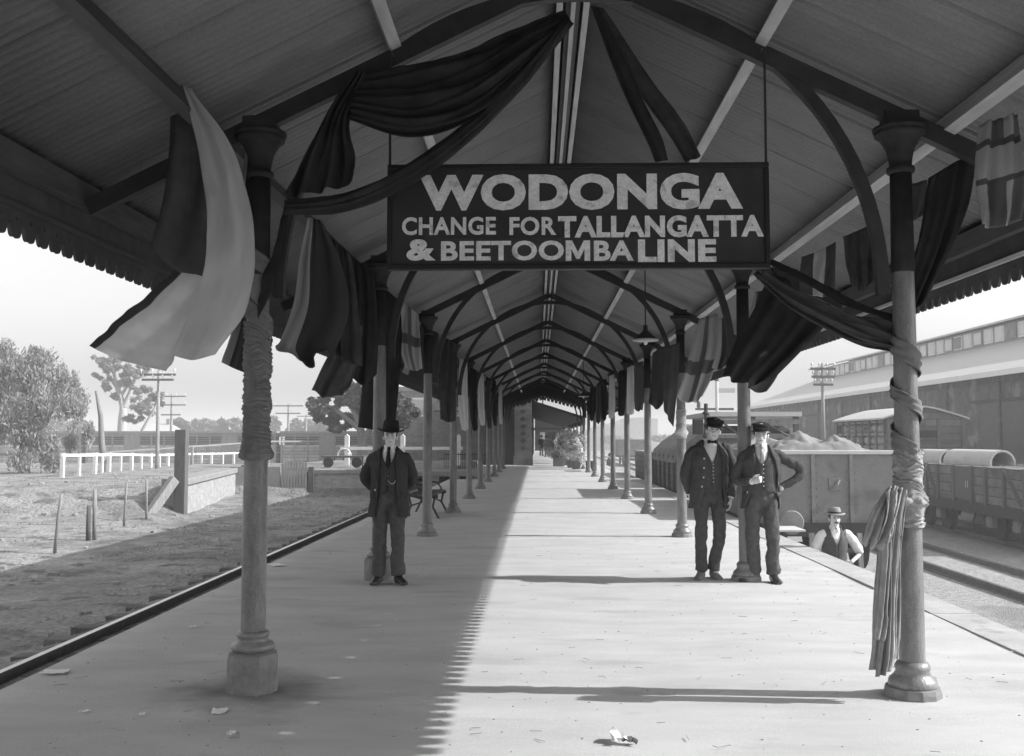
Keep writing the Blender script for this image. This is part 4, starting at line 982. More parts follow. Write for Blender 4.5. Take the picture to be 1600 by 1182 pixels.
# white rail and posts on the dock
t = thing('white_fence', 'white rail fence on square posts along the dock before the brick building', 'fence', (-9, 46, .28))
for i in range(3): MB().prism([(0,0),(.2,0),(.2,1.35),(.1,1.45),(0,1.35)], lambda p: (i*2.6+p[0], -.1, p[1]), lambda p: (i*2.6+p[0], .1, p[1])).build('post', M_WHITE, t)
MB().box(-.2, 5.5, -.14, -.101, .72, .86).build('rail', M_WHITE, t)
t = thing('lattice_fence', 'low dark iron lattice fence between far left columns', 'fence', (-3.9, 41.0, 0))
for i in range(22): MB().box(i*.06*1.4, i*.06*1.4+.02, 0, .02, 0, .95).build('bar', M_FRAME, t)
MB().box(0, 1.85, .021, .05, .85, .89).build('rail', M_FRAME, t)
# long white fence at the paddock
fp = [P(97,745,36), P(148,742,39), P(170,740,41), P(205,738,44), P(235,737,47), P(262,735,50), P(298,732,54), P(330,730,58), P(365,728,62), P(400,726,66), P(445,724,70), P(500,722,74)]
t = thing('white_fence', 'long low white post and rail fence across the paddock before the cattle wagons', 'fence', fp[0])
o0 = fp[0]
for i, p in enumerate(fp):
    q = p-o0; h_ = .86
    MB().box(q.x-.065, q.x+.065, q.y-.06, q.y+.06, q.z-.3, q.z+h_).build('post', M_WHITE, t)
for i in range(len(fp)-1):
    a, b_ = fp[i]-o0, fp[i+1]-o0
    MB().bar(a+Vector((0,-.09,.78)), b_+Vector((0,-.09,.78)), .04, .10).build('rail', M_WHITE, t)
    mid = (a+b_)/2; MB().box(mid.x-.045, mid.x+.045, mid.y-.05, mid.y+.05, mid.z-.3, mid.z+.72).build('post', M_WHITE, t)
fb = [P(-260,738,44), P(-120,738,43), P(-40,738,42), P(78,738,41)]
t = thing('white_fence', 'white fence half hidden beneath the big drooping tree at the left edge', 'fence', fb[0]); o0 = fb[0]
for p in fb: q = p-o0; MB().box(q.x-.09, q.x+.09, q.y-.09, q.y+.09, q.z-.3, q.z+.95).build('post', M_WHITE, t)
for i in range(3): MB().bar(fb[i]-o0+Vector((0,-.12,.75)), fb[i+1]-o0+Vector((0,-.12,.75)), .05, .12).build('rail', M_WHITE, t)
t = thing('upper_rail_fence', 'thin weathered long rail on posts rising behind the white fence', 'fence', P(100,712,50)); o0 = P(100,712,50)
ps = [P(100,712,50), P(300,698,54), P(420,690,58), P(520,690,62)]
for a, b_ in zip(ps, ps[1:]): MB().bar(a-o0, b_-o0, .05, .09).build('rail', M_WEATH, t)
for p in ps: MB().bar(p-o0, Vector((p.x-o0.x, p.y-o0.y, -1.9)), .14, .14).build('post', M_WEATH, t)
# stakes in the bank
def stake(label, xb, yb, xt, yt, Y, r, m):
    a, b_ = P(xb, yb, Y), P(xt, yt, Y); t = thing('stake', label, 'stake', a, 0, 'old fence stakes in the bank')
    MB().tube([(0,0,-.2), (b_-a)*.5, b_-a], [r, r*.95, r*.8], 8).build('stake_shaft', m, t, smooth=True)
stake('pale leaning stake nearest the left edge of the bank', 86, 848, 96, 773, 18.6, .035, M_WEATH)
stake('pale stake with a broken stump beside it', 148, 830, 148, 766, 21.5, .05, M_WEATH)
stake('short dark broken stump beside a pale stake', 138, 832, 139, 790, 21.3, .055, M_DARKT)
stake('thin stake midway up the bank left of the dock', 194, 812, 198, 755, 24.5, .035, M_WEATH)
stake('thin stake nearest the braced post at the dock', 229, 804, 229, 749, 26, .035, M_WEATH)
# telegraph poles
def pole(label, x, yt, yb, Y, arms, r=.1, group='telegraph poles'):
    a, b_ = P(x, yb, Y), P(x, yt, Y); H = b_.z-a.z
    t = thing('telegraph_pole', label, 'pole', (a.x, Y, a.z-1.2), 0, group)
    MB().tube([(0,0,0), (0,0,H+1.2)], [r, r*.7], 10).build('shaft', M_WEATH, t, smooth=True)
    for z, wd, ni in arms:
        ar = MB().box(-wd/2, wd/2, -r-.07, -r+.02, H+1.2-z-.05, H+1.2-z+.05).build('crossarm', M_DARKT, t)
        for i in range(ni):
            xx = lerp(-wd/2+.06, wd/2-.06, i/(ni-1)); MB().lathe((xx,-r-.03,H+1.2-z+.05), [(.02,0),(.02,.1),(.05,.1),(.055,.17),(.035,.22),(.01,.23)], 8).build('insulator', M_ENAM, ar)
    return t
t = pole('tall near pole with spike and two short crossarms left of the wound column', 245, 580, 740, 46, [(.18, 1.7, 4), (.42, 1.5, 4)])
MB().tube([(0,0,6.0), (0,0,7.0)], .02, 6).build('spike', M_FRAME, t)
pole('middle pole with three crossarms behind the cattle wagons', 267, 616, 700, 80, [(.2, 2.4, 4), (.9, 2.4, 4), (1.7,1.6,2)], .13)
pole('paired crossarm pole just right of the wound column', 450, 632, 700, 86, [(.15, 2.6, 4), (.8, 2.2, 4)], .13)
pole('thin distant pole left of the dark leafed tree', 478, 648, 700, 110, [(.2, 2.0, 2)], .12)
a = P(167, 742, 42); b_ = P(150, 611, 42)
t = thing('dead_tree_pole', 'bare leaning bent trunk standing left of the gum tree', 'dead tree', a)
MB().tube([Vector((0,0,-.4)), (b_-a)*.35+Vector((-.05,0,0)), (b_-a)*.7+Vector((.06,0,0)), b_-a], [.17,.13,.1,.05], 10).build('trunk', M_BARK, t, smooth=True)

# cattle wagons, one thing each
def cattle_wagon(label, x0, x1, Y, k):
    L_ = x1-x0; zb = -1.1
    t = thing('cattle_wagon', label, 'wagon', ((x0+x1)/2, Y, zb), 0, 'cattle wagons beyond the paddock')
    h = L_/2
    MB().box(-h, h, 0, 2.6, .95, 2.18).build('lower_boards', mat('faded_wagon_boards', .45, .9, .25, 3, kind='board', bw=3., bh=.22, mortar=.015, mg=.1), t)
    MB().box(-h, h, -.0, 2.6, 2.72, 2.95).build('upper_board', M_WEATH, t)
    MB().box(-h-.05, h+.05, -.1, 2.7, 2.951, 3.1).build('roof', M_WEATH, t)
    MB().box(-h+.05, h-.05, .9, 1.0, 2.18, 2.72).build('inner_screen', M_DARKT, t)
    for i in range(3): MB().box(-h, h, .01, .05, 2.27+i*.15, 2.33+i*.15).build('slat', M_WEATH, t)
    nst = 7
    for i in range(nst+1):
        xx = lerp(-h+.08, h-.08, i/nst); MB().box(xx-.05, xx+.05, -.06, -.001, .9, 2.95).build('stanchion', M_WEATH, t)
    MB().box(-.55, .55, -.05, -.002, .96, 2.94).build('door', M_WEATH, t)
    MB().box(-h, h, .1, 2.5, .75, .949).build('underframe', M_UNDER, t)
    for xx in (-h+1.2, h-1.2):
        for yy in (.5, 2.1):
            MB().tube([(xx, yy-.06, .45), (xx, yy+.06, .45)], .45, 16).build('wheel', M_UNDER, t)
xs_ = [-37.2, -30.6, -24.0, -17.4, -10.8, -4.2]
nmw = ['mostly hidden behind the drooping tree', 'under the gum tree', 'behind the near telegraph pole', 'seen behind the wound column', 'right of the wound column above the picket gate']
for i in range(5): cattle_wagon('faded slatted cattle wagon '+nmw[i], xs_[i]+.15, xs_[i+1]-.15, 66, i)
# far house roof with chimney, seen over the wagons
t = thing('house', 'low far house with pale hipped roof seen over the cattle wagons', 'house', (P(240,670,120).x, 120, -1))
MB().box(-2.1, 2.1, 0, 5, 0, 3.0).build('wall', M_WEATH, t)
rf = MB().add([(-2.5,-.4,3.0),(2.5,-.4,3.0),(2.5,5.4,3.0),(-2.5,5.4,3.0),(-1.2,2.5,4.3),(1.2,2.5,4.3)], [(0,1,5,4),(1,2,5),(2,3,4,5),(3,0,4),(3,2,1,0)]).build('roof', M_CIRON, t)
MB().box(.7, 1.1, 2.2, 2.7, 3.8, 4.9).build('chimney', M_BRICK, rf)

# brick building behind the white rail
bx0, bx1, by = P(600,690,58).x, -3.4, 58
t = thing('brick_building', 'plain brick goods office with parapet seen between the left columns', 'building', (bx0, by, .2))
BW = bx1-bx0
MB().box(0, BW, 0, 9, -.5, 4.1).build('wall', M_BRICK, t)
MB().box(-.1, BW+.1, -.1, 9.1, 4.101, 4.35).build('parapet', M_COPE, t)
for x in (1.5, 4.0):
    f = MB().box(x, x+.9, -.05, -.002, 2.6, 3.7).build('window', M_WHITE, t); MB().box(x+.08, x+.82, -.056, -.051, 2.7, 3.6).build('pane', M_GLASS, f)
rf = MB().add([(-.3,.3,4.36),(BW+.3,.3,4.36),(BW+.3,8.7,4.36),(-.3,8.7,4.36),(1.5,4.5,6.2),(BW-1.5,4.5,6.2)], [(0,1,5,4),(1,2,5),(2,3,4,5),(3,0,4),(3,2,1,0)]).build('roof', M_CIRON, t)
MB().box(2.0, 2.8, 3.6, 4.3, 5.4, 7.4).build('chimney', M_BRICKL, rf)
# skillion awning before it
MB().add([(3.2,-2.6,2.9),(BW,-2.6,2.9),(BW,-.01,3.7),(3.2,-.01,3.7),(3.2,-2.6,2.8),(BW,-2.6,2.8),(BW,-.01,3.6),(3.2,-.01,3.6)],[(0,1,2,3),(7,6,5,4),(0,4,5,1),(1,5,6,2),(2,6,7,3),(3,7,4,0)]).build('awning', M_COLD, t)
# luggage barrow standing on the dock
t = thing('luggage_barrow', 'low timber platform barrow on the dock below the dark leafed tree', 'barrow', (P(538,722,42).x, 42, .30))
MB().box(-.9, .9, -.4, .4, .42, .5).build('bed', M_DARKT, t)
for q in (-.6, .6): MB().tube([(q,-.42,.22),(q,-.36,.22)], .22, 14).build('wheel', M_UNDER, t)
for i in range(5): MB().box(-.85+i*.4, -.8+i*.4, -.02, .02, 0 if i in (0,4) else .3, .42).build('leg', M_DARKT, t)
m = MB(); m.tube([(0+.28*math.cos(R(a)), 0, .5+.30*math.sin(R(a))) for a in range(0,181,15)], .03, 6); m.build('hoop_handle', M_WHITE, t)
# bench
bx = P(700,790,21.2).x
t = thing('platform_bench', 'scrolled iron framed bench against the third left column, seen end on', 'bench', (-2.25, 19.3, 0), 0)
for y in (0, 1.7):
    m = MB(); prof = [(-.32,.02,0),(-.25,0,.2),(-.18,0,.40),(.05,0,.42),(.30,0,.44)]
    m.tube([( -.42,y,.92),(-.36,y,.70),(-.27,y,.46),(-.05,y,.40),(.15,y,.41),(.30,y,.43)], .03, 8)
    m.tube([(-.27,y,.44),(-.22,y,.25),(-.34,y,0)], .022, 8); m.tube([(.24,y,.42),(.2,y,.22),(.32,y,0)], .022, 8); m.tube([(-.22,y,.25),(0,y,.32),(.2,y,.22)], .016, 8)
    m.tube([(-.36,y,.68),(-.1,y,.66),(.12,y,.62),(.2,y,.5),(.16,y,.42)], .018, 8); m.build('end_frame', M_FRAME, t, smooth=True)
for i in range(6): MB().box(-.22+i*.085, -.155+i*.085, -.05, 1.75, .445, .475).build('seat_slat', M_DARKT, t)
for i in range(5):
    z = .54+i*.085; x = lerp(-.28, -.41, i/4); MB().bar((x,-.05,z),(x,1.75,z), .022, .065).build('back_slat', M_DARKT, t)

# ------------------------------------------------------------------ trees
def leaves(m, c, rad, n, size, droop=0., hang=0):
    vs = []; fs = []
    for i in range(n):
        v = Vector((random.gauss(0,1), random.gauss(0,1), random.gauss(0,1))).normalized()*(random.random()**.42)
        p = Vector(c)+Vector((v.x*rad[0], v.y*rad[1], v.z*rad[2]))
        s = size*random.uniform(.6,1.4)
        if hang: p.z -= random.random()*hang
        a = Vector((random.gauss(0,1), random.gauss(0,1), random.gauss(-droop,.7))).normalized()*s
        b_ = a.cross(Vector((random.gauss(0,1), random.gauss(0,1), random.gauss(0,1)))).normalized()*s*(.30 if droop else .5)
        k = len(vs); vs += [p-a, p-a*.1+b_, p+a, p-a*.1-b_]; fs.append((k,k+1,k+2,k+3))
    m.add(vs, fs)
def tree(name, label, cat, base, blobs, trunk, nleaf, size, lm, bm_, droop=0, limbs=True, hang=0, group=None, cl=(.26,.48)):
    """blobs: (x,y,z,rx,ry,rz) relative to base; trunk: list of (pts, r0, r1)"""
    t = thing(name, label, cat, base, 0, group)
    tot = sum(b[3]*b[5] for b in blobs); m = MB()
    for b in blobs:
        nb = int(nleaf*b[3]*b[5]/tot)
        # sub clumps give uneven edges and gaps
        for q in range(max(3, int(7*b[3]*b[5]/(tot/len(blobs))))):
            v = Vector((random.gauss(0,1), random.gauss(0,1), random.gauss(0,1))).normalized()*random.uniform(.35,.95)
            c = (b[0]+v.x*b[3], b[1]+v.y*b[4], b[2]+v.z*b[5]); s = random.uniform(*cl)
            leaves(m, c, (b[3]*s, b[4]*s, b[5]*s), nb//max(3, int(7*b[3]*b[5]/(tot/len(blobs)))), size, droop, hang)
    m.build('crown', lm, t, recalc=False)
    m = MB()
    for pts, r0, r1 in trunk:
        n = 12; m.tube([cr(pts, i/n) for i in range(n+1)], [lerp(r0, r1, i/n) for i in range(n+1)], 9)
    m.build('trunk', bm_, t, smooth=True)
    return t
# big drooping pepper tree at the left edge
bs = P(40, 742, 40); bs.z = 0
bl = [(0,0,4.2,2.0,2.0,1.6),(-1.4,.3,3.6,1.8,2,1.7),(1.3,-.2,3.3,1.15,1.6,1.5),(-.6,0,5.0,1.1,1.2,.8),(.6,-.3,5.0,.9,1,.6),(1.75,0,3.95,.45,.7,.7),(1.8,0,2.3,.75,1,1.1),(0,-.9,2.4,1.9,1.2,1.3),(-2.2,0,2.4,1.6,1.6,1.7),(-3.4,.5,3.5,1.6,1.6,1.6),(.3,-.7,1.3,1.6,1,.8),(1.3,-.5,1.2,.6,.8,.8),(-3.2,0,1.6,1.6,1,1.2)]
tree('pepper_tree', 'big drooping fine leaved tree filling the left edge of the paddock', 'tree', bs, bl,
     [([(0,0,-.3),(-.15,.1,1.2),(.1,0,2.4),(.2,0,4.0)], .24,.07), ([(-.1,0,1.2),(-.9,.2,2.4),(-1.6,.3,3.6)], .13,.04), ([(0,0,1.3),(.9,-.1,2.3),(1.3,0,3.3)], .12,.03)],
     30000, .105, M_LEAF, M_BARK, droop=1.6, hang=.55)
# tall gum
bs = P(190, 700, 78); bs.z = -1
gp = lambda x, y: P(x, y, 78)-bs
def gb_(x, y, rx, rz): q = gp(x, y); return (q.x, random.uniform(-.8,.8), q.z, rx*78/1547, rx*78/1547, rz*78/1547)
bl = [gb_(178,572,20,14),gb_(156,566,14,10),gb_(203,578,18,14),gb_(222,585,16,11),gb_(200,600,15,12),gb_(171,600,13,12),gb_(215,610,14,10),gb_(176,550,13,9),gb_(230,575,10,7),gb_(186,622,10,8),gb_(152,590,10,7)]
tree('gum_tree', 'tall open crowned gum tree standing behind the cattle wagons', 'tree', bs, bl,
     [([gp(190,720),gp(191,660),gp(192,635),gp(183,605),gp(176,575)], .42,.1), ([gp(192,640),gp(203,615),gp(212,590),gp(220,578)], .24,.06), ([gp(183,606),gp(168,585),gp(156,568)], .16,.05), ([gp(188,620),gp(200,600),(gp(204,575))], .15,.04)],
     6400, .2, M_LEAFG, M_BARKL, droop=.6, cl=(.2,.42))
bs = P(215, 700, 74); bs.z = -1
gp = lambda x, y: P(x, y, 74)-bs
bl = [(*gp(228,640),1.1,1.1,.8),(*gp(212,650),.9,.9,.7),(*gp(243,626),.8,.8,.7),(*gp(250,618),.5,.6,.5),(*gp(222,628),.8,.8,.6)]
tree('gum_tree', 'smaller leaning gum tree beside the near telegraph pole', 'tree', bs, bl, [([gp(212,715),gp(220,680),gp(232,655),gp(246,630)], .2,.05)], 2200, .18, M_LEAFG, M_BARKL, droop=.6, cl=(.18,.36))
# dense dark tree on the dock behind the hatted man
bs = P(565, 722, 48); bs.z = .25
gp = lambda x, y: P(x, y, 48)-bs
def db(x, y, r, rz=None): q = gp(x, y); return (q.x, random.uniform(-.5,.5), q.z, r*48/1547, r*48/1547, (rz or r)*48/1547)
bl = [db(500,638,20,20),db(525,655,22,18),db(545,620,26,30),db(512,615,18,18),db(575,632,26,28),db(600,625,26,30),db(625,640,24,26),db(560,655,22,16),db(488,630,12,12),db(640,655,18,18),db(590,600,24,20),db(540,672,14,8)]
tree('dark_leafed_tree', 'dense dark leafed tree with thick trunk behind the hatted man', 'tree', bs, bl,
     [([gp(565,726),gp(566,690),gp(560,660),gp(545,625)], .30,.1), ([gp(566,690),gp(585,660),gp(605,630)], .18,.05), ([gp(564,672),gp(530,645),gp(505,630)], .16,.05)], 15000, .15, M_LEAFD, M_BARK)
# far tree line over the wagons
fl = [(285,664,16,9,130),(318,662,20,10,140),(355,662,18,10,135),(395,664,20,8,150),(425,660,14,10,140),(470,664,20,9,150),(505,662,18,10,140),(30,660,30,14,150),(85,660,26,12,150),(128,664,18,8,140)]
lb = ['behind the middle telegraph pole','rounded, over the wagon roofs','hazy, over the wagon roofs left of the wound column','just left of the wound column','hidden half behind the wound column','right of the wound column','just left of the dark leafed tree','behind the drooping tree, leftmost','behind the drooping tree','at the right edge of the drooping tree']
for (x, y, rx, rz, Y), l in zip(fl, lb):
    b0 = P(x, y, Y); k = Y/1547; top = b0.z; base = Vector((b0.x, Y, -1.2))
    tree('far_tree', 'far hazy round tree '+l, 'tree', base, [(0,0,top+1.2,rx*k,rx*k,rz*k),(-rx*k*.5,0,top+.6,rx*k*.7,rx*k*.7,rz*k),(rx*k*.6,0,top+.5,rx*k*.6,rx*k*.6,rz*k)], [([(0,0,0),(0,0,top+1)], .3,.1)], 900, .4, M_LEAFF, M_BARK, group='far trees along the skyline')

# ================================================================== STATION BUILDING AT THE FAR END
t = thing('station_building', 'dark brick station building with patterned corner pier and sloping verandah at the far end', 'building', (-.5, 57, 0))
MB().box(-2.9, 0, .3, 60, -1, 5.2).build('wall', M_BRICKD, t)
pr = MB(); pr.box(-.85, .12, -.5, .299, 0, 4.9); pr.box(-.92, .19, -.57, .298, 0, .5); p_ = pr.build('pier', M_BRICK, t)
for i in range(9):    # diaper pattern of dark brick lozenges
    z = .95+i*.42; MB().prism([(-.365,z-.15),(-.18,z),(-.365,z+.15),(-.55,z)], lambda q: (q[0],-.512,q[1]), lambda q: (q[0],-.501,q[1])).build('brick_lozenge', M_BRICKD, p_)
MB().box(-3.1, .4, 0, 60.5, 5.201, 5.5).build('parapet', M_COPE, t)
v = MB().add([(-.3,-.1,3.85),(3.2,-.1,2.75),(3.2,50,2.75),(-.3,50,3.85),(-.3,-.1,3.7),(3.2,-.1,2.6),(3.2,50,2.6),(-.3,50,3.7)],[(0,1,2,3),(7,6,5,4),(0,4,5,1),(1,5,6,2),(2,6,7,3),(3,7,4,0)]).build('verandah_roof', M_COLD, t)
rows, sk = valance(3.2, .2, 0, -.25); m = MB(); m.grid([[(s, 49.9, 2.4+z+.2) for s, z in r] for r in rows], sk); m.build('valance', M_WEATH, v, solid=.02)
rows, sk = valance(50, .25, 0, -.3); m = MB(); m.grid([[(3.2, s, 2.6+z) for s, z in r] for r in rows], sk); m.build('valance', M_VAL, v, solid=.02)
for y in range(5, 48, 9):
    d = MB().box(.301-.3, .06, y, y+1.2, 0, 2.5).build('door', M_PURD, t); MB().box(.0, .05, y+3, y+4.4, .9, 2.6).build('window', M_GLASS, t)
for y in range(2, 50, 6): MB().lathe((3.05, y, 0), [(.1,0),(.1,.3),(.06,.35),(.055,2.5)], 10).build('verandah_post', M_COL, t)
cm = MB().box(-2.4, -1.4, 20, 21, 5.4, 8.2).build('chimney', M_BRICK, t); MB().box(-2.5, -1.3, 19.9, 21.1, 8.201, 8.5).build('chimney_cap', M_COPE, cm)
# bright tubbed shrubs along the right of the far platform
for i, (px, yt, Y, s) in enumerate([(905,668,49.5,.62),(897,676,52,.6),(888,670,56,.7),(881,680,60,.66),(876,676,64,.75),(872,684,69,.7)]):
    x = P(px, 700, Y).x; top = P(px, yt, Y).z
    t = thing('potted_shrub', 'sunlit leafy shrub in a tub, %s' % ['nearest of the row by the last right columns','second nearest of the row','third nearest of the row','fourth nearest of the row','last but one of the row','farthest of the row by the standing figures'][i], 'shrub', (x-.15, Y, 0), 0, 'tubbed shrubs along the far platform')
    m = MB()
    for q in range(13): leaves(m, (random.uniform(-.55,.5)*s*1.5, random.uniform(-.5,.5), random.uniform(.4, max(.6, top-.3))), (.42*s,.42*s,.36), 170, .085)
    m.build('foliage', M_SHRUB, t, recalc=False)
    MB().lathe((0,0,0), [(.2,0),(.26,.38),(.24,.4)], 10).build('tub', M_DARKT, t)
t = thing('planter_box', 'square dark planter box standing left of the tubbed shrubs', 'planter', (P(880,712,54).x-.25, 54, 0)); MB().box(-.3,.3,-.3,.3,0,.5).build('box', M_DARKT, t, bevel=.02); m = MB(); leaves(m, (0,0,.6), (.35,.35,.25), 260, .07); m.build('foliage', M_LEAFD, t, recalc=False)
t = thing('platform_bench', 'small far bench with back between the last right columns', 'bench', (P(922,728,47).x, 46, 0)); MB().box(-.2,.2,0,1.6,.42,.47).build('seat', M_DARKT, t); MB().box(.2,.24,0,1.6,.5,.95).build('backrest', M_DARKT, t)
for y in (.1, 1.5): MB().box(-.18,.2,y-.03,y+.03,0,.42).build('leg', M_FRAME, t)

# ================================================================== RIGHT YARD
RZ = -1.05                                                  # rail top
def wheelset(t, y, cx, gauge=1.6, r=.46):
    for q in (-1, 1):
        x = cx+q*gauge/2
        MB().lathe((0,0,0), [(.06,-.07),(r,-.07),(r,.05),(r+.03,.055),(r+.03,.075),(.1,.075)], 20).v
        m = MB(); m.lathe((0,0,0), [(.06,-.07),(r-.07,-.06),(r,-.07),(r,.05),(r+.03,.055),(r+.03,.075),(.06,.075)], 22)
        m.v = [(x-q*z, y+a, r+b) for a, b, z in m.v]; m.build('wheel', M_UNDER, t)
    MB().tube([(cx-.8,y,r),(cx+.8,y,r)], .07, 8).build('axle', M_UNDER, t)
def buffers(t, y, d, cx=0, z=1.06, sep=.97):
    for q in (-1, 1):
        m = MB(); m.lathe((0,0,0), [(.09,0),(.09,.30),(.05,.30),(.05,.46),(.21,.47),(.225,.49),(.21,.51),(.02,.52)], 24)
        m.v = [(cx+q*sep+a, y+d*c, z+b) for a, b, c in m.v]; m.build('buffer', M_WSTEEL, t, smooth=False)
# steel open wagon, end on
gy0, gy1, gx = 19.0, 25.0, 5.62; W2 = 1.36
t = thing('open_wagon', 'grey steel open goods wagon with its flat ribbed end facing the platform crowd', 'wagon', (gx, gy0, RZ))
Lw = gy1-gy0
zb, zt = .98, 2.30
for nm, bxs in (('end_plate', (-W2, W2, 0, .02, zb, zt)), ('end_plate', (-W2, W2, Lw-.02, Lw, zb, zt)), ('side_plate', (-W2, -W2+.02, .021, Lw-.021, zb, zt)), ('side_plate', (W2-.02, W2, .021, Lw-.021, zb, zt)), ('floor', (-W2+.021, W2-.021, .021, Lw-.021, zb, zb+.06))):
    MB().box(*bxs).build(nm, M_WSTEEL, t)
MB().box(-W2-.03, W2+.03, -.05, .06, zt+.001, zt+.075).build('top_rail', M_ENAM, t, bevel=.01)
for q in (-1, 1): MB().box(q*W2-.04, q*W2+.04, .07, Lw, zt+.001, zt+.07).build('top_rail', M_WSTEEL, t)
for x in (-1.30, -.42, .30, 1.30):
    rb_ = MB().box(x-.035, x+.035, -.05, -.001, zb, zt-.003); [rb_.ell((x+q*.075, -.004, zb+.08+i_*.15), .016, .012, .016, 6, 4) for i_ in range(9) for q in (-1, 1)]; rb_.build('end_rib', M_WSTEEL, t, bevel=.008)
for y in (1, 2.2, 3.6, 4.9):
    MB().box(-W2-.06, -W2-.001, y-.05, y+.05, zb, zt).build('side_rib', M_WSTEEL, t)
MB().box(-W2-.02, W2+.02, -.08, -.052, zb-.22, zb+.04).build('headstock', M_UNDER, t)
m = MB(); m.box(-.12,.12,-.03,-.002,1.62,1.86); m.tube([(-.07,-.05,1.66),(.02,-.07,1.74),(.06,-.05,1.82)], .03, 8); m.build('latch_plate', M_WEATH, t)
MB().box(-W2, W2, .05, Lw-.05, zb-.22, zb-.001).build('underframe', M_UNDER, t)
buffers(t, -.08, -1); 
m = MB(); m.tube([(0,-.1,.98),(0,-.25,.96),(0,-.28,.80),(0,-.22,.66)], .035, 8); m.build('coupling_hook', M_UNDER, t)
for y in (1.2, 4.8): wheelset(t, y, 0)
# tarpaulin heap inside the wagon
def heap(name, label, cat, loc, sx, sy, h, m_, seed, ridge=0, n=36):
    rows = []
    for i in range(n+1):
        r_ = []
        for j in range(n+1):
            x = lerp(-sx, sx, i/n); y = lerp(0, sy, j/n); e = 1-abs(i/n*2-1)**(2.2-ridge); e2 = min(1, 6*min(j/n, 1-j/n))
            z = h*max(0, e)*(.55+.45*e2)+.22*noise.noise(Vector((x*1.0+seed, y*.8, seed)))+.34*(.3-abs(noise.noise(Vector((x*1.1+y*.6, y*.5-x*.8, seed+4)))))+.05*abs(noise.noise(Vector((x*5, y*5, 2))))
            r_.append((x, y, z))
        rows.append(r_)
    b = MB(); b.grid(rows); b.grid([[p for p in r], [(p[0], p[1], -.35) for p in r]] if False else [[rows[i][0] for i in range(n+1)], [(rows[i][0][0], rows[i][0][1], -.5) for i in range(n+1)]])
    b.grid([[rows[0][j] for j in range(n+1)], [(rows[0][j][0], rows[0][j][1], -.5) for j in range(n+1)]]); b.grid([[rows[n][j] for j in range(n+1)], [(rows[n][j][0], rows[n][j][1], -.5) for j in range(n+1)]])
    o = b.build(name, m_, smooth=True, solid=.012); o.location = loc; return tag(o, label, cat)
TENT = [(-.75,.7,.34,1.0),(-.15,1.5,.56,.55),(.45,1.0,.50,.75),(.85,2.3,.48,.6),(-.6,3.0,.5,.5),(.3,3.6,.46,.5)]
def tarp_z(x, y):
    z = .02
    for px, py, h, sl_ in TENT:
        dx, dy = x-px, y-py; d = math.hypot(dx, dy*.8); th = math.atan2(dy, dx)
        z = max(z, h-sl_*d*(1+.16*math.cos(5*th+px*7)+.08*math.cos(11*th+py)))
    e = max(0, 1-abs(x/1.28)**3)*min(1, y*2.2)*min(1, (5-y)*2)
    z = max(z, .30*e+.12*noise.noise(Vector((x*1.3+5, y*.9, 3)))*e)
    return z+.035*noise.noise(Vector((x*3, y*3, 1)))+.02*noise.noise(Vector((x*9, y*9, 2)))
n = 70; rows = [[(lerp(-1.3,1.3,i/n), lerp(0,5,j/n), tarp_z(lerp(-1.3,1.3,i/n), lerp(0,5,j/n))) for j in range(n+1)] for i in range(n+1)]
b = MB(); b.grid(rows); b.grid([[r[0] for r in rows], [(r[0][0], 0, -.4) for r in rows]])
o = b.build('tarpaulin', M_TARPL, smooth=True, solid=.01); o.location = (gx, gy0+.5, RZ+2.2)
tag(o, 'pale crumpled tarpaulin peaked over the load of the grey steel wagon', 'tarpaulin')
# implement wagon
ix, iy = 5.62, 25.7
t = thing('flat_wagon', 'flat wagon behind the railwaymen carrying a frame of machinery', 'wagon', (ix, iy, RZ))
MB().box(-1.3, 1.3, 0, 4.7, .95, 1.15).build('deck', M_DARKT, t)
MB().box(-1.3, 1.3, .05, 4.65, .72, .949).build('underframe', M_UNDER, t)
MB().box(-1.3, 1.3, -.03, -.001, .8, 1.3).build('headstock', M_UNDER, t)
buffers(t, -.03, -1)
for y in (1.0, 3.7): wheelset(t, y, 0)
t = thing('threshing_machine', 'tall farm machine of beams, rollers and wheels loaded on the flat wagon', 'machine', (ix, iy+.3, RZ+1.15))
MB().box(-.95, .95, .2, 4.2, .75, 1.45).build('casing', M_WEATH, t)
MB().box(-1.15, 1.25, .0, 4.3, 2.02, 2.14).build('top_board', M_ENAM, t)
MB().box(-1.1, 1.2, .05, .2, 1.82, 1.94).build('cross_beam', M_WEATH, t)
MB().box(-1.1, 1.2, .05, .2, 1.45, 1.55).build('cross_beam', M_WEATH, t)
for x in (-1.0, .0, 1.12): MB().box(x-.06, x+.06, .06, .19, 0, 2.02).build('upright', M_DARKT, t)
for i in range(5): MB().tube([(-.9, .3+i*.18, 1.62+.03*i), (1.0, .3+i*.18, 1.62+.03*i)], .05, 10).build('roller', M_UNDER, t)
for x in (-.55, .6):
    m = MB(); m.tube([(x+.42*math.cos(R(a)), -.02, .55+.42*math.sin(R(a))) for a in range(0,361,20)], .03, 6)
    for a in range(0,180,30): m.tube([(x-.42*math.cos(R(a)),-.02,.55-.42*math.sin(R(a))),(x+.42*math.cos(R(a)),-.02,.55+.42*math.sin(R(a)))], .015, 5)
    m.build('spoked_wheel', M_UNDER, t)
m = MB(); m.tube([(-.9,.05,1.95),(-.4,.05,1.55),(.4,.05,1.8),(1.0,.05,1.45)], .03, 6); m.build('belt', M_DARKT, t)
t2 = thing('screw_jack_post', 'tall dark mast with lamp box standing at the left of the machinery', 'mast', (ix-1.27, iy+.12, RZ+1.15))
MB().tube([(0,0,0),(0,0,2.35)], .05, 8).build('mast', M_FRAME, t2)
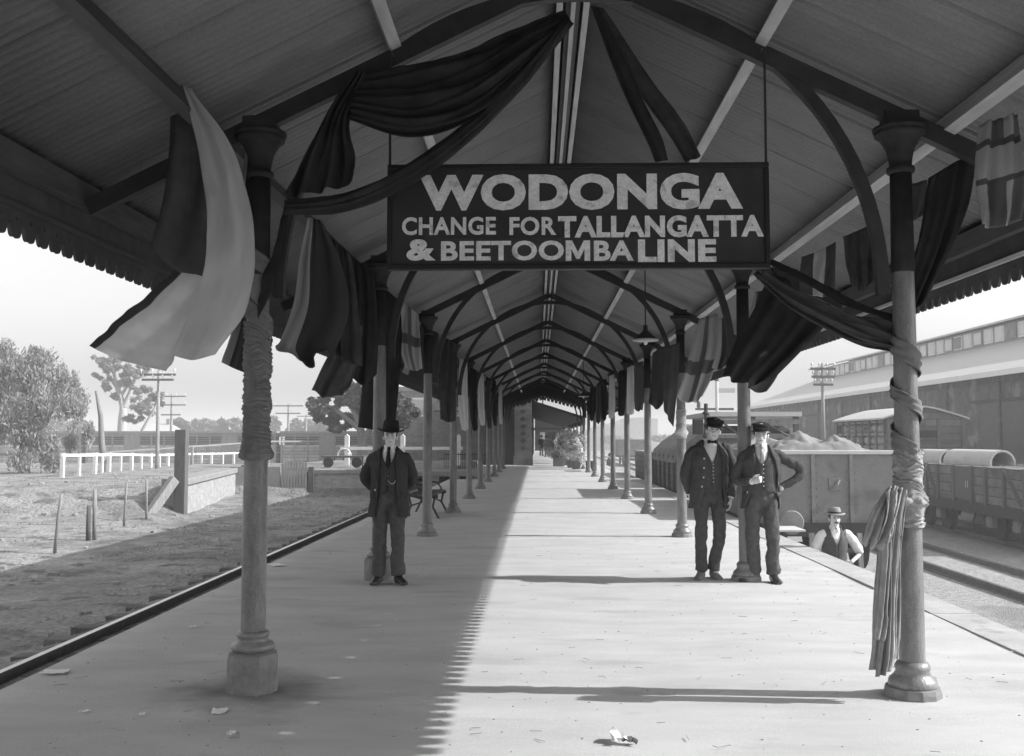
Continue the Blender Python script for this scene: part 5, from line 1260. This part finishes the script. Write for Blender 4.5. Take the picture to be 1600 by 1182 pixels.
for z in (.9,1.2,1.5,1.8,2.1): MB().ell((0,0,z), .09, .09, .06, 10, 6).build('collar', M_FRAME, t2)
MB().box(-.34, -.08, -.12, .12, 1.55, 1.95).build('lamp_box', M_FRAME, t2, bevel=.02)
# sheeted wagon
sx_, sy_ = 5.62, 31.0
t = thing('sheeted_wagon', 'dark goods wagon with ridged tarpaulin, farthest along the right platform edge', 'wagon', (sx_, sy_, RZ))
MB().box(-1.3, 1.3, 0, 6.2, .95, 2.05).build('body', M_BOARD, t)
for y in (.5, 1.7, 2.9, 4.1, 5.3, 6.1): MB().box(-1.37, -1.301, y-.06, y+.06, .9, 2.05).build('stanchion', M_UNDER, t)
MB().box(-1.3, 1.3, .05, 6.15, .72, .949).build('underframe', M_UNDER, t)
rows = []
for j in range(31):
    y = lerp(-.06, 6.26, j/30); r_ = []
    for i in range(25):
        u = i/24*2-1; x = u*1.42; sag = .10*math.sin(j/30*math.pi*6)**2
        z = 3.12-abs(u)**1.15*1.02-sag*(1-abs(u))+.05*noise.noise(Vector((x*2, y*1.5, 2)))
        if abs(u) > .93: x = math.copysign(1.385, u); z = 2.14-(abs(u)-.93)*4.6
        r_.append((x, y, z))
    rows.append(r_)
b = MB(); b.grid(rows); b.grid([rows[0], [(p[0], p[1], min(p[2], 1.9)) for p in rows[0]]]); b.build('tarpaulin', M_TARP, t, smooth=True, solid=.015)
buffers(t, 0, -1)
for y in (1.2, 5.0): wheelset(t, y, 0)
# farther wagons along the same line
for i, (y, hh, l) in enumerate([(38.2, 1.9, 'low dark open wagon beyond the sheeted wagon'), (95, 2.6, 'distant boxy van far up the right line')]):
    t = thing('goods_wagon', l, 'wagon', (5.62 if i == 0 else 9.0, y, RZ)); MB().box(-1.3, 1.3, 0, 6.2, .95, .95+hh*.55).build('body', M_BOARD, t); MB().box(-1.3, 1.3, .05, 6.15, .72, .949).build('underframe', M_UNDER, t)
    MB().box(-1.36, 1.36, -.04, 6.24, .951+hh*.55, 1.02+hh*.55).build('top_rail', M_WSTEEL, t)
    for yy in (1.2, 5.0): wheelset(t, yy, 0)
# open plank wagon with concrete pipes (third track)
px0, py0, py1 = 11.35, 23.4, 31.9
t = thing('plank_wagon', 'long weathered plank sided open wagon on the far track loaded with pipes', 'wagon', (px0+1.25, py0, RZ))
Lp = py1-py0
MB().box(-1.25, 1.25, 0, Lp, .95, 1.86).build('body', M_BOARD, t)
for y in [.05, 1.1, 2.1, 2.9, 4.0, 5.1, 5.9, 6.9, 7.95]: MB().box(-1.32, -1.251, y-.06, y+.06, .9, 1.88).build('stanchion', M_DARKT, t)
for y0, y1 in ((5.2,5.85),(.2,1.0)): MB().bar((-1.30,y0,1.0),(-1.30,y1,1.82), .03, .09, up=(1,0,0)).build('brace', M_DARKT, t)
MB().box(-1.29, -1.251, 2.96, 3.94, 1.0, 1.85).build('drop_door', M_DARKT, t)
MB().box(-1.25, 1.25, .04, Lp-.04, .70, .949).build('underframe', M_UNDER, t)
MB().box(-1.27, -1.2, 0, Lp, .66, .94).build('sole_bar', M_UNDER, t)
for y in (.95, 2.4, 5.6, 7.05):
    wheelset(t, y, 0)
    ab = MB().box(-1.1, -.93, y-.17, y+.17, .32, .62).build('axle_box', M_WSTEEL, t, bevel=.03); MB().bar((-1.0,y-.5,.74),(-1.0,y+.5,.74), .08, .1).build('leaf_spring', M_UNDER, t)
m = MB(); m.lathe((0,0,0), [(.02,-.4),(.2,-.38),(.21,.38),(.02,.4)], 18); m.v = [(a-1.0, 3.4+c, .55+b_) for a, b_, c in m.v]; m.build('brake_cylinder', M_WSTEEL, t)
for y in (.4, 3.0): MB().tube([(-1.15,y,.7),(-1.22,y,.45),(-1.2,y,.2)], .025, 6).build('hanging_chain', M_UNDER, t)
buffers(t, 0, -1)
c = bpy.data.curves.new('t', 'FONT'); c.body = '11'; c.size = .26; c.extrude = .002
o = bpy.data.objects.new('t', c); col.objects.link(o); bpy.context.view_layer.update()
me = bpy.data.meshes.new_from_object(o.evaluated_get(bpy.context.evaluated_depsgraph_get())); bpy.data.objects.remove(o)
for v_ in me.vertices: v_.co = (-1.297-.002*(v_.co.z > 0), 26.7-py0-v_.co.x, 1.30+v_.co.y)
me.materials.clear(); me.materials.append(M_ENAM); o = bpy.data.objects.new('lettering', me); col.objects.link(o); o.parent = t
# heap of straw along the top and two pipes lying crosswise inside
for y, L2, r0, l in ((30.1, 1.5, .33, 'shorter pale concrete pipe, beside the wound column, in the plank wagon'), (26.7, 2.5, .36, 'longer pale concrete pipe lying along the plank wagon near its middle')):
    m = MB(); n = 36; r1 = r0-.055
    m.grid([[(math.cos(2*math.pi*k/n)*r, d, math.sin(2*math.pi*k/n)*r) for k in range(n+1)] for (d, r) in ((0, r1), (0, r0), (L2, r0), (L2, r1), (0, r1))])
    o = m.build('concrete_pipe', M_CONC); o.location = (px0+.98, y, RZ+1.93); o.rotation_euler = (0,0,R(5)); tag(o, l, 'pipe', 'concrete pipes in the plank wagon')
b = MB()
for i in range(900):
    x = random.uniform(-1.28,1.2); y = random.uniform(0,8); z = 1.85+abs(random.gauss(0,.05)); a = random.uniform(0,6.3); ln = random.uniform(.05,.16)
    b.add([(x,y,z),(x+.012,y+.01,z),(x+math.cos(a)*ln,y+math.sin(a)*ln,z+random.uniform(-.04,.07))],[(0,1,2)])
o = b.build('straw', M_WEATH, recalc=False); o.location = (px0+1.25, py0, RZ); tag(o, 'loose straw strewn along the top boards of the plank wagon', 'straw', kind='stuff')
# louvred stock van behind it
vx, vy, vl = 11.45, 33.0, 5.4
t = thing('stock_van', 'covered stock van with slatted sides and arched roof behind the pipe wagon', 'van', (vx+1.3, vy, RZ))
def arch(z0, rise, n=12, w=1.3): return [(-w+2*w*i/n, z0+rise*(1-abs(2*i/n-1)**1.25)) for i in range(n+1)]
ep = [(-1.3,.95)]+arch(3.2,.40)+[(1.3,.95)]
MB().prism(ep, lambda p: (p[0],0,p[1]), lambda p: (p[0],.05,p[1])).build('end_wall', M_BOARD, t)
MB().prism(ep, lambda p: (p[0],vl-.05,p[1]), lambda p: (p[0],vl,p[1])).build('end_wall', M_BOARD, t)
rp = arch(3.21,.40,12,1.42); rp2 = [(x, z+.06) for x, z in rp[::-1]]
MB().prism(rp+rp2, lambda p: (p[0],-.08,p[1]), lambda p: (p[0],vl+.08,p[1])).build('roof', M_CIRON, t)
for x in (-1.22,-.42,.42,1.22): MB().box(x-.05, x+.05, -.06, -.001, .95, 3.25).build('end_post', M_DARKT, t)
MB().box(-.36,.36,-.03,-.002,2.62,2.85).build('end_vent', M_BLACK, t)
for i in range(4): MB().box(-1.18,1.18,-.035,-.002,1.2+i*.42,1.25+i*.42).build('end_plank_lip', M_DARKT, t)
for q in (-1, 1):
    x = q*1.27
    for i in range(6): MB().box(x-.02, x+.02, .06, vl-.06, 1.0+i*.42, 1.09+i*.42).build('side_slat', M_WEATH, t)
    for i in range(8): MB().box(x+q*.021-.02 if q > 0 else x-.061, x+.061 if q > 0 else x-.021, .06+i*(vl-.2)/7, .14+i*(vl-.2)/7, .95, 3.2).build('side_post', M_DARKT, t)
    MB().box(min(x, x+q*.12)-.02, max(x, x+q*.12)+.02, vl/2-.9, vl/2+.9, 2.9, 2.98).build('door_track', M_DARKT, t)
MB().box(-1.3, 1.3, 0, vl, .75, .949).build('underframe', M_UNDER, t)
b = MB()
for i in range(75):
    y = .35+(vl-.7)*(i%15)/14+random.uniform(-.06,.06); x = random.uniform(-1.1,-.85); z = 1.05+(i//15)*.42; b.ell((x,y,z+.2), .15,.19,.17, 8, 6)
o = b.build('sheep_flock', mat('fleece', .55, .95, .2, 12), smooth=True); o.location = (vx+1.3, vy, RZ); tag(o, 'pale woolly sheep crowded behind the slats of the stock van', 'sheep', kind='stuff')
for y in (1.2, 4.2): wheelset(t, y, 0)
# barrow / hand truck behind the workman
q0 = P(1272, 860, 15.2)
t = thing('hand_truck', 'timber hand truck with upright handles standing beside the workman', 'hand truck', (q0.x, 15.2, -1.2))
for x in (0, .72): MB().bar((x, 0, .1), (x, .12, 1.32), .07, .06).build('handle', M_WEATH, t)
for z in (.4, .75, 1.05): MB().box(.03, .69, .03+z*.09, .08+z*.09, z-.03, z+.03).build('cross_bar', M_DARKT, t)
for x in (-.08, .80): MB().tube([(x-.03,.1,.18),(x+.03,.1,.18)], .18, 16).build('wheel', M_UNDER, t)
# pale trodden plank by the platform edge near the buffer
t = thing('loading_plank', 'pale flat loading plank lying at the platform edge below the buffer', 'plank', (P(1240,836,16.6).x-.1, 16.6, 0.0))
MB().box(-.2, .30, 0, .7, .014, .05).build('plank', M_ENAM, t, bevel=.008)

# goods shed
sx0 = 18.0; sy0, sy1 = 10.0, 86.0
t = thing('goods_shed', 'huge long timber goods shed with iron roof and glazed clerestory along the right yard', 'goods shed', (sx0, sy0, -1.25))
LS = sy1-sy0
MB().box(0, 16, 0, LS, -.3, 5.33).build('wall', M_SHEDW, t)
def slab(x0, z0, x1, z1, y0, y1, th=.1): return MB().add([(x0,y0,z0),(x1,y0,z1),(x1,y1,z1),(x0,y1,z0),(x0,y0,z0+th),(x1,y0,z1+th),(x1,y1,z1+th),(x0,y1,z0+th)],[(0,3,2,1),(4,5,6,7),(0,1,5,4),(1,2,6,5),(2,3,7,6),(3,0,4,7)])
slab(-.6, 5.25, 5.2, 7.45, -.4, LS+.5).build('roof', M_CIRON, t)
slab(10.8, 7.45, 16.6, 5.25, -.4, LS+.5).build('roof', M_CIRON, t)
MB().box(-.66, -.6, -.4, LS+.5, 5.15, 5.36).build('gutter', M_WHITE, t)
MB().box(5.1, 10.9, 1.0, LS+5.5-8, 6.9, 8.45).build('clerestory_wall', M_WEATH, t)
slab(4.7, 8.46, 8, 9.25, .7, LS-2.2).build('clerestory_roof', M_CIRON, t); slab(8, 9.25, 11.3, 8.46, .7, LS-2.2).build('clerestory_roof', M_CIRON, t)
yy = 1.6; i = 0
while yy < LS-4.2 and i < 60:
    f = MB().box(5.04, 5.099, yy, yy+.95, 7.62, 8.36).build('clerestory_window', M_WHITE if i % 3 else M_WEATH, t)
    MB().box(5.02, 5.039, yy+.06, yy+.89, 7.68, 8.30).build('pane', M_GLASS if (i*7) % 5 else M_TARP, f)
    yy += 1.22; i += 1
for i, y in enumerate((14, 27, 40, 53, 66)):
    d = MB().box(-.04, -.002, y, y+3.6, -.1, 4.2).build('sliding_door', M_DARKT, t); MB().box(-.08, -.041, y-.1, y+4.6, 4.22, 4.34).build('door_rail', M_UNDER, d)
for y in range(4, 76, 5): MB().box(-.12, -.003, y-.1, y+.1, -.3, 5.2).build('wall_post', M_SHEDW, t)
for y in (12, 22, 34, 47, 60): MB().box(-.03, -.001, y, y+1.4, 2.6, 3.5).build('window', M_WEATH, t)
# yard telegraph pole with many insulators
pole('tall yard pole with four insulator laden crossarms before the goods shed', 1287, 568, 694, 44, [(.25, 1.1, 4), (.6, 1.0, 4), (.95, .85, 4)], .09)
# signal post behind the railwaymen
q0 = P(1121, 700, 60)
t = thing('signal_post', 'tall signal post with crossbar and finial above the railwaymen\'s caps', 'signal', (q0.x, 60, -1.25))
hs = P(1121, 596, 60).z+1.25
MB().tube([(0,0,0),(0,0,hs)], [.14,.1], 10).build('post', M_ENAM, t); MB().box(-1.3, 1.0, -.06, .06, hs-1.75, hs-1.62).build('bracket', M_FRAME, t)
MB().box(.06, 1.1, -.03, .02, hs-.7, hs-.42).build('signal_arm', M_ENAM, t); MB().lathe((0,0,hs), [(.1,0),(.16,.08),(.06,.2),(.02,.5)], 10).build('finial', M_FRAME, t)
MB().lathe((-1.1,0,hs-1.62), [(.06,0),(.12,.05),(.1,.35),(.03,.42)], 10).build('signal_lamp', M_FRAME, t)
# far mill and sheds up the line
def mill(label, px, yt, Y, wd, rise):
    b0 = P(px, 690, Y); top = P(px, yt, Y).z; t = thing('far_building', label, 'building', (b0.x, Y, -1.4), 0, 'far buildings up the line'); h = top+1.4
    MB().box(-wd/2, wd/2, 0, wd*1.2, 0, h).build('wall', M_CIRON, t)
    MB().prism([(-wd/2-.3,h),(wd/2+.3,h),(0,h+rise)], lambda p: (p[0],-.3,p[1]), lambda p: (p[0],wd*1.2+.3,p[1])).build('roof', M_CIRON, t)
    for i in range(3): MB().box(-wd*.35+i*wd*.28, -wd*.2+i*wd*.28, -.05, -.002, h*.55, h*.7).build('window', M_GLASS, t)
mill('tall pale far mill with flat top between the right columns', 1002, 655, 210, 7, .4)
mill('lower pale far store left of the tall mill', 975, 668, 230, 12, 2.0)
mill('far shed with gabled roof at the end of the right tracks', 945, 676, 260, 14, 2.5)
for (x, y, rx, rz, Y), l in zip([(990,690,30,7,190),(1045,684,26,9,180),(960,686,20,6,230)], ['beside the mill up the right line','above the sheeted wagon at the right','farthest up the right line']):
    b0 = P(x, y, Y); k = Y/1547; top = b0.z
    tree('far_tree', 'far hazy scrub tree '+l, 'tree', Vector((b0.x, Y, -1.4)), [(0,0,top+1.2,rx*k,rx*k,rz*k),(-rx*k*.5,0,top+.8,rx*k*.7,rx*k*.7,rz*k*.8)], [([(0,0,0),(0,0,top+1)], .3,.1)], 900, .4, M_LEAFF, M_BARK, group='far trees along the skyline')

# ================================================================== SMALL LITTER ON THE PLATFORM
def scrap(label, px, py, s, up=.0, m_=None, seed=0):
    Y = FPX*HC/(py-VY); p = P(px, py, Y); rows = []
    rs = random.Random(seed)
    for i in range(5):
        rows.append([((i/4-.5)*s*1.5+rs.gauss(0,s*.05), (j/4-.5)*s+rs.gauss(0,s*.06), up*rs.random()+.004) for j in range(5)])
    b = MB(); b.grid(rows); o = b.build('paper_scrap', m_ or M_PAPER, solid=.002); o.location = (p.x, p.y, .008); o.rotation_euler = (0,0,rs.uniform(0,3)); tag(o, label, 'litter', 'litter on the platform')
scrap('small white paper scrap in front of the left front column', 343, 1110, .075, .008, seed=1)
scrap('crumpled white paper lump at the bottom centre of the platform', 966, 1150, .075, .05, seed=2)
scrap('flat oval pale scrap near the left platform edge, nearest', 85, 1050, .11, .0, seed=3)
scrap('pale oval patch of paper on the left platform edge beyond the wound column', 432, 883, .17, .0, seed=4)
scrap('tiny paper scrap left of the front column at the bottom left', 132, 1111, .035, .006, seed=5)
scrap('tiny torn paper at the foot of the picture below the left column', 360, 1146, .035, .02, seed=6)
scrap('tiny white scrap between the left front column and the track edge', 302, 980, .04, .006, seed=7)
scrap('dark leaf like scrap beside the crumpled paper lump', 985, 1153, .05, .03, M_DARKT, seed=8)
scrap('tiny flat scrap in the shade left of the left front column', 222, 1115, .035, .003, seed=9)

# added block, put in to darken the gap under the far verandah
t = thing('dark_view_block', 'added dark block that keeps the view beneath the far station verandah dark', 'building', (.0, 118, 0))
MB().box(-.4, 3.6, 0, 5, 0, 4.2).build('wall', M_PURD, t)
MB().box(-.6, 3.8, -.2, 5.2, 4.21, 4.4).build('roof', M_CIRON, t)
MB().box(1.2, 2.1, -.05, -.002, 0, 2.2).build('door', M_BLACK, t)
for x in (.2, 2.7): MB().box(x, x+.6, -.05, -.002, 1.0, 2.2).build('window', M_GLASS, t)

# ================================================================== HAZE
top = max((o.matrix_world @ Vector(c)).z for o in scene.objects if o.type == 'MESH' for c in o.bound_box) if False else 14.0
hz = MB().box(-640, 640, -140, 940, -3.2, top).build('haze', bpy.data.materials.new('haze_air')); tag(hz, 'pale summer haze over the whole yard', 'haze', kind='stuff')
hm = hz.data.materials[0]; hm.use_nodes = True; hn = hm.node_tree
hn.nodes.remove(hn.nodes['Principled BSDF']); pv = hn.nodes.new('ShaderNodeVolumePrincipled')
pv.inputs['Color'].default_value = (.95, .95, .95, 1); pv.inputs['Density'].default_value = .0036; pv.inputs['Anisotropy'].default_value = .0
hn.links.new(pv.outputs[0], hn.nodes['Material Output'].inputs['Volume'])
